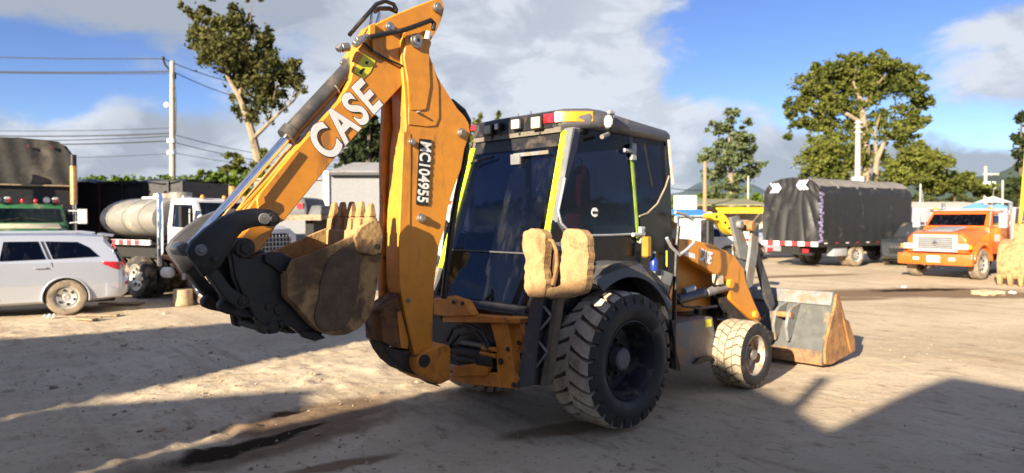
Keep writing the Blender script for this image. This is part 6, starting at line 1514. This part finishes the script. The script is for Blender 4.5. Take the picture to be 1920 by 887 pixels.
for lab, p, q, sag, r in [
    ('topmost overhead wire running left from the bracket arm', (306, 110, 38), (-260, 96, 40), .15, .03),
    ('upper thick overhead wire running left from the pole', (322, 134, 38), (-260, 126, 40), .15, .04),
    ('thin overhead wire just under the thick upper one', (322, 138, 38), (-260, 130, 40), .1, .02),
    ('wire running right from the pole top into the eucalyptus', (306, 110, 38), (470, 160, 48), .2, .025),
    ('second wire running right from the pole into the eucalyptus', (324, 134, 38), (480, 190, 48), .2, .025),
    ('highest of the low overhead wires left of the pole', (322, 240, 38), (-260, 238, 40), .2, .018),
    ('second of the low overhead wires left of the pole', (322, 250, 38), (-260, 244, 40), .25, .035),
    ('third of the low overhead wires left of the pole', (322, 255, 38), (-260, 252, 40), .3, .025),
    ('lowest thick overhead wire left of the pole', (322, 264, 38), (-260, 262, 40), .25, .035),
    ('faint wire far below the others left of the pole', (322, 288, 38), (-260, 284, 40), .3, .015),
    ('upper low wire running right from the pole', (324, 252, 38), (640, 300, 52), .4, .02),
    ('lower low wire running right from the pole', (324, 266, 38), (640, 312, 52), .4, .02),
    ('faint lowest wire running right from the pole', (324, 286, 38), (640, 318, 52), .3, .014)]:
    wire(lab, px_at(*p), px_at(*q), sag, r)
w2 = wire('wire from the cab side to the brown wooden pole', px_at(1180, 330, 44), px_at(1322, 356, 44), .3, .025)

# ------------------------------------------------------------------ buildings round the yard
WALL = mat('grey_block_wall', (.22, .225, .24), .9, var=.08, dirt=(.26, .26, .27), damt=.4, dscale=.5, streak=(1, 1, .3))
PALE = mat('pale_plaster', (.60, .57, .51), .9, var=.08, dirt=(.42, .38, .32), damt=.3, dscale=.6)
ROOFG = mat('grey_roof_sheets', (.30, .30, .30), .7, var=.15, dirt=(.2, .16, .13), damt=.4, dscale=.6)
gb = thing('grey_building', 'long grey walled building with a pale column behind the backhoe boom', 'building', (-6.6, 30, 0))
for k_, (xa, xb) in enumerate([(-4.55, -1.52), (-1.28, 1.6), (1.6, 4.75)]):
    b_ = MB(); b_.span((xa, 0, 0), (xb, .25, 3.85 if k_ else 3.65)); b_.build('wall', WALL if k_ < 2 else PALE, gb)
b_ = MB(); b_.span((-1.52, -.12, 0), (-1.28, .3, 4.05)); b_.build('column', V['pale_white'], gb, bev=.01)
b_ = MB(); b_.span((-1.27, -.3, 3.86), (4.8, .3, 3.98)); b_.build('gutter', mat('dark_gutter', (.05, .05, .055), .6), gb)
for k_ in range(12):
    b_ = MB(); xa = -1.27 + k_ * .506; b_.hexa([(xa, -.3, 3.99), (xa + .50, -.3, 3.99), (xa + .50, 4.5, 4.75), (xa, 4.5, 4.75), (xa, -.3, 4.03), (xa + .50, -.3, 4.03), (xa + .50, 4.5, 4.79), (xa, 4.5, 4.79)]); b_.build('roof_sheet', ROOFG, gb)
b_ = MB(); b_.span((-4.6, -.1, 3.66), (-1.53, .35, 3.74)); b_.build('wall_cap', ROOFG, gb)
b_ = MB(); b_.span((4.72, .26, 0), (4.75, 4.5, 3.8)); b_.build('end_wall', PALE, gb)
b_ = MB(); b_.span((3.2, -.04, 0), (4.5, .0, 2.6)); b_.build('roller_door', mat('corrugated_door', (.42, .42, .42), .6, var=.1), gb)
b_ = MB(); b_.span((3.1, -.08, 2.62), (4.6, -.01, 2.78)); b_.build('red_band', V['red_strip'], gb)
b_ = MB(); c = px_at(432, 362, 33); b_.cone((0, 0, -.22), (0, 0, .22), .2, .16, 14); o = b_.build('water_drum', mat('orange_drum', (.7, .2, .03), .5), None)
o.location = (px_at(436, 360, 29.2).x, 29.2, px_at(436, 360, 29.2).z)
tag(o, 'small orange and white beacon drum above the white cab', 'drum')
b_ = MB(); b_.cone((0, 0, 0), (0, 0, o.location.z - .22), .05, n=8); b_.build('stand', M['pale_grey'], o, loc=(0, 0, -o.location.z))

def stall(name, label, cat, px0, px1, ytop, d, wallm, roofm, depth=4, lip=.25, open_=False):
    a, b = px_at(px0, ytop, d), px_at(px1, ytop, d); z = a.z; w_ = b.x - a.x
    o = thing(name, label, cat, (a.x, d, 0))
    b_ = MB()
    if not open_: b_.span((.05, 0, 0), (w_ - .05, .2, z))
    else: b_.span((.05, depth - .2, 0), (w_ - .05, depth, z))
    b_.span((.05, .2 if not open_ else .2, 0), (.2, depth - .2, z)); b_.span((w_ - .2, .2, 0), (w_ - .05, depth - .2, z)); b_.build('wall', wallm, o)
    n = max(4, int(w_ / .9))
    for k_ in range(n):
        xa = -.1 + k_ * (w_ + .2) / n; xb = xa + (w_ + .2) / n - .02
        b_ = MB(); b_.hexa([(xa, -lip - .3, z + .01), (xb, -lip - .3, z + .01), (xb, depth, z + .5), (xa, depth, z + .5), (xa, -lip - .3, z + .08), (xb, -lip - .3, z + .08), (xb, depth, z + .58), (xa, depth, z + .58)]); b_.build('roof_sheet', roofm, o)
    return o, w_, z
s1, w_, z_ = stall('market_shed', 'low shed with a brown and green roof behind the loader arms', 'shed', 1292, 1436, 386, 46, PALE, mat('mossy_roof', (.22, .20, .12), .8, var=.3, dirt=(.12, .2, .08), damt=.4, dscale=.5), open_=True)
b_ = MB(); b_.hexa([(1.6, -1.1, z_ - .35), (w_, -1.1, z_ - .35), (w_, -.4, z_ - .15), (1.6, -.4, z_ - .15), (1.6, -1.1, z_ - .30), (w_, -1.1, z_ - .30), (w_, -.4, z_ - .1), (1.6, -.4, z_ - .1)]); b_.span((1.6, -1.12, z_ - .50), (w_, -1.08, z_ - .28)); b_.build('awning', M['yellow'], s1)
b_ = MB(); b_.span((.1, -.05, .0), (1.5, .1, z_ - .4)); b_.span((2.6, -.3, .0), (3.9, -.1, 1.9)); b_.build('stall_front', PALE, s1)
c = px_at(1286, 384, 36)
o = thing('sign_board', 'blank white board standing behind the cab on the right', 'sign', (c.x, 36, 0))
b_ = MB(); b_.span((-.62, -.05, c.z - .42), (.55, .05, c.z + .48)); b_.build('board', V['pale_white'], o, bev=.01)
for x in (-.4, .4):
    b_ = MB(); b_.span((x - .04, .051, 0), (x + .04, .12, c.z + .3)); b_.build('post', CONC, o)
c = px_at(1290, 397, 30)
o = thing('canopy', 'blue fabric canopy over pale panels right of the cab', 'canopy', (c.x, 30, 0))
b_ = MB(); b_.hexa([(-.75, -.9, c.z - .18), (.75, -.9, c.z - .18), (.75, .9, c.z + .06), (-.75, .9, c.z + .06), (-.75, -.9, c.z - .14), (.75, -.9, c.z - .14), (.75, .9, c.z + .12), (-.75, .9, c.z + .12)]); b_.build('canopy_sheet', mat('blue_canvas', (.05, .22, .62), .7, var=.1), o)
for k_ in range(5):
    b_ = MB(); xa = -.72 + k_ * .29; b_.span((xa, -.6, 0), (xa + .28, -.56, c.z - .2)); b_.build('panel', PALE if k_ % 2 else mat('grey_panel', (.5, .52, .5), .8), o)
for x in (-.7, .7):
    b_ = MB(); b_.span((x - .03, -.85, 0), (x + .03, -.79, c.z - .15)); b_.build('post', M['pale_grey'], o)
s2, _, _ = stall('long_shed', 'long pale shed behind the orange truck', 'shed', 1640, 1900, 392, 44, PALE, mat('pale_roof', (.52, .48, .42), .8, var=.1, dirt=(.35, .3, .25), damt=.3, dscale=.5), depth=5)
for lab, px, py, d, colr in [('blue parasol in front of the long pale shed', 1834, 384, 38, (.12, .30, .62)), ('white parasol above the blue one at the right', 1862, 372, 41, (.62, .62, .62)), ('second blue parasol beside the excavator arm', 1872, 386, 37, (.15, .32, .60))]:
    c = px_at(px, py, d); o = thing('parasol', lab, 'parasol', (c.x, d, 0))
    b_ = MB(); b_.cone((0, 0, c.z - .25), (0, 0, c.z + .12), 1.0, .05, 10); b_.build('canopy', mat('parasol_fabric', colr, .8), o, ang=15)
    b_ = MB(); b_.cone((0, 0, 0), (0, 0, c.z), .03, n=8); b_.build('pole', M['pale_grey'], o)

# ------------------------------------------------------------------ litter and small things on the ground
c = px_ground(78, 598); b_ = MB(); tarp_folds(b_, lambda u, v: (u * .22, v * .16, .02 + .06 * math.sin(u * 7 + v * 3) ** 2 + .03 * v), 8, 6); o = b_.build('litter', V['pale_white'], None, loc=(c.x, c.y, gz(c.x, c.y))); tag(o, 'crumpled scrap of white plastic beside the silver car wheel', 'litter')
for i, (px, py, ln, an, lab) in enumerate([(185, 593, .75, .12, 'broken pale plank lying behind the silver car wheel'), (225, 572, .9, .05, 'flat board lying under the tail of the silver car'), (158, 601, .5, -.2, 'short splintered board nearest the silver car wheel')]):
    c = px_ground(px, py); b_ = MB(); b_.box((0, 0, .04), (ln, .16, .035)); b_.box((ln * .3, .1, .05), (ln * .5, .07, .03), Matrix.Rotation(.3, 3, 'Z')); o = b_.build('plank', V['wood'], None, loc=(c.x, c.y, gz(c.x, c.y)), bev=.006); o.rotation_euler = (.04, .03, an); tag(o, lab, 'plank')
c = px_ground(1852, 552); o = rock('straw_heap', c.x, c.y, .26, mat('straw', (.46, .36, .22), .95, var=.25, bump=.5), 77, .35); tag(o, 'small heap of pale sand in front of the excavator bucket', 'heap')
for i, (px, py, lab) in enumerate([(1767, 503, 'white scrap under the orange truck bumper'), (1695, 538, 'white scrap on the wet ground before the orange truck'), (1897, 549, 'white scrap near the excavator bucket')]):
    c = px_ground(px, py); o = rock('litter', c.x, c.y, .07, V['pale_white'], 90 + i); tag(o, lab, 'litter')
# things tucked behind the cab door
c = ml(1226, 490, Y=-.9)
wpos = ORG + FW * c.x + LF * c.y
o = thing('grease_gun', 'blue bottle standing on the step behind the rear wheel arch', 'bottle', (wpos.x, wpos.y, c.z - .10))
b_ = MB(); b_.lathe([(.001, 0), (.05, 0), (.055, .02), (.055, .14), (.03, .18), (.018, .2), (.018, .24), (.001, .24)], (0, 0, 0), 'z', 16); b_.build('bottle', M['blue'], o)
b_ = MB(); b_.cone((0, 0, .24), (0, 0, .27), .022, n=10); b_.build('cap', V['pale_white'], o)
o.scale = (.75, .75, .75)
c = ml(1212, 462, Y=-.9); wpos = ORG + FW * c.x + LF * c.y
o = thing('tool_case', 'yellow plastic case hanging by the cab door above the blue bottle', 'case', (wpos.x, wpos.y, c.z), BH.rotation_euler.z)
b_ = MB(); b_.span((-.04, -.04, -.11), (.04, .04, .10)); b_.build('case', mat('dull_yellow_case', (.34, .19, .02), .6), o, bev=.015)
b_ = MB(); b_.tube([(-.03, 0, .10), (-.02, 0, .14), (.02, 0, .14), (.03, 0, .10)], .01, 6); b_.build('handle', M['black'], o)
# dark red jacket hanging inside the cab behind the right window
c = ml(1088, 352, Y=-.66); wpos = ORG + FW * c.x + LF * c.y
o = thing('jacket', 'dark red jacket hanging inside the cab behind its right side window', 'jacket', (wpos.x, wpos.y, c.z), BH.rotation_euler.z)
def jk(k, z, w_, d_):
    return [(math.cos(2 * math.pi * i / 20) * w_ * (1 + .10 * math.sin(i * 1.9 + k)) + .03 * k, math.sin(2 * math.pi * i / 20) * d_ * (1 + .25 * math.sin(i * 2.6 + k * 1.3)), z) for i in range(20)]
b_ = MB(); b_.loft([jk(-1.2, -.25, .12, .05), jk(-.8, -.15, .14, .06), jk(-.2, 0, .12, .06), jk(.3, .10, .13, .05), jk(.5, .17, .09, .05), jk(.6, .21, .04, .03)]); b_.build('body', M['maroon'], o, ang=70)
b_ = MB(); b_.tube([(.03, 0, .19), (.02, 0, .26), (.0, .03, .29)], .008, 6); b_.build('hanger', M['bright_steel'], o)
b_ = MB(); b_.tube([(-.08, -.05, .10), (-.12, -.06, -.04), (-.10, -.06, -.18)], [.05, .045, .035], 8); b_.build('sleeve', M['maroon'], o)
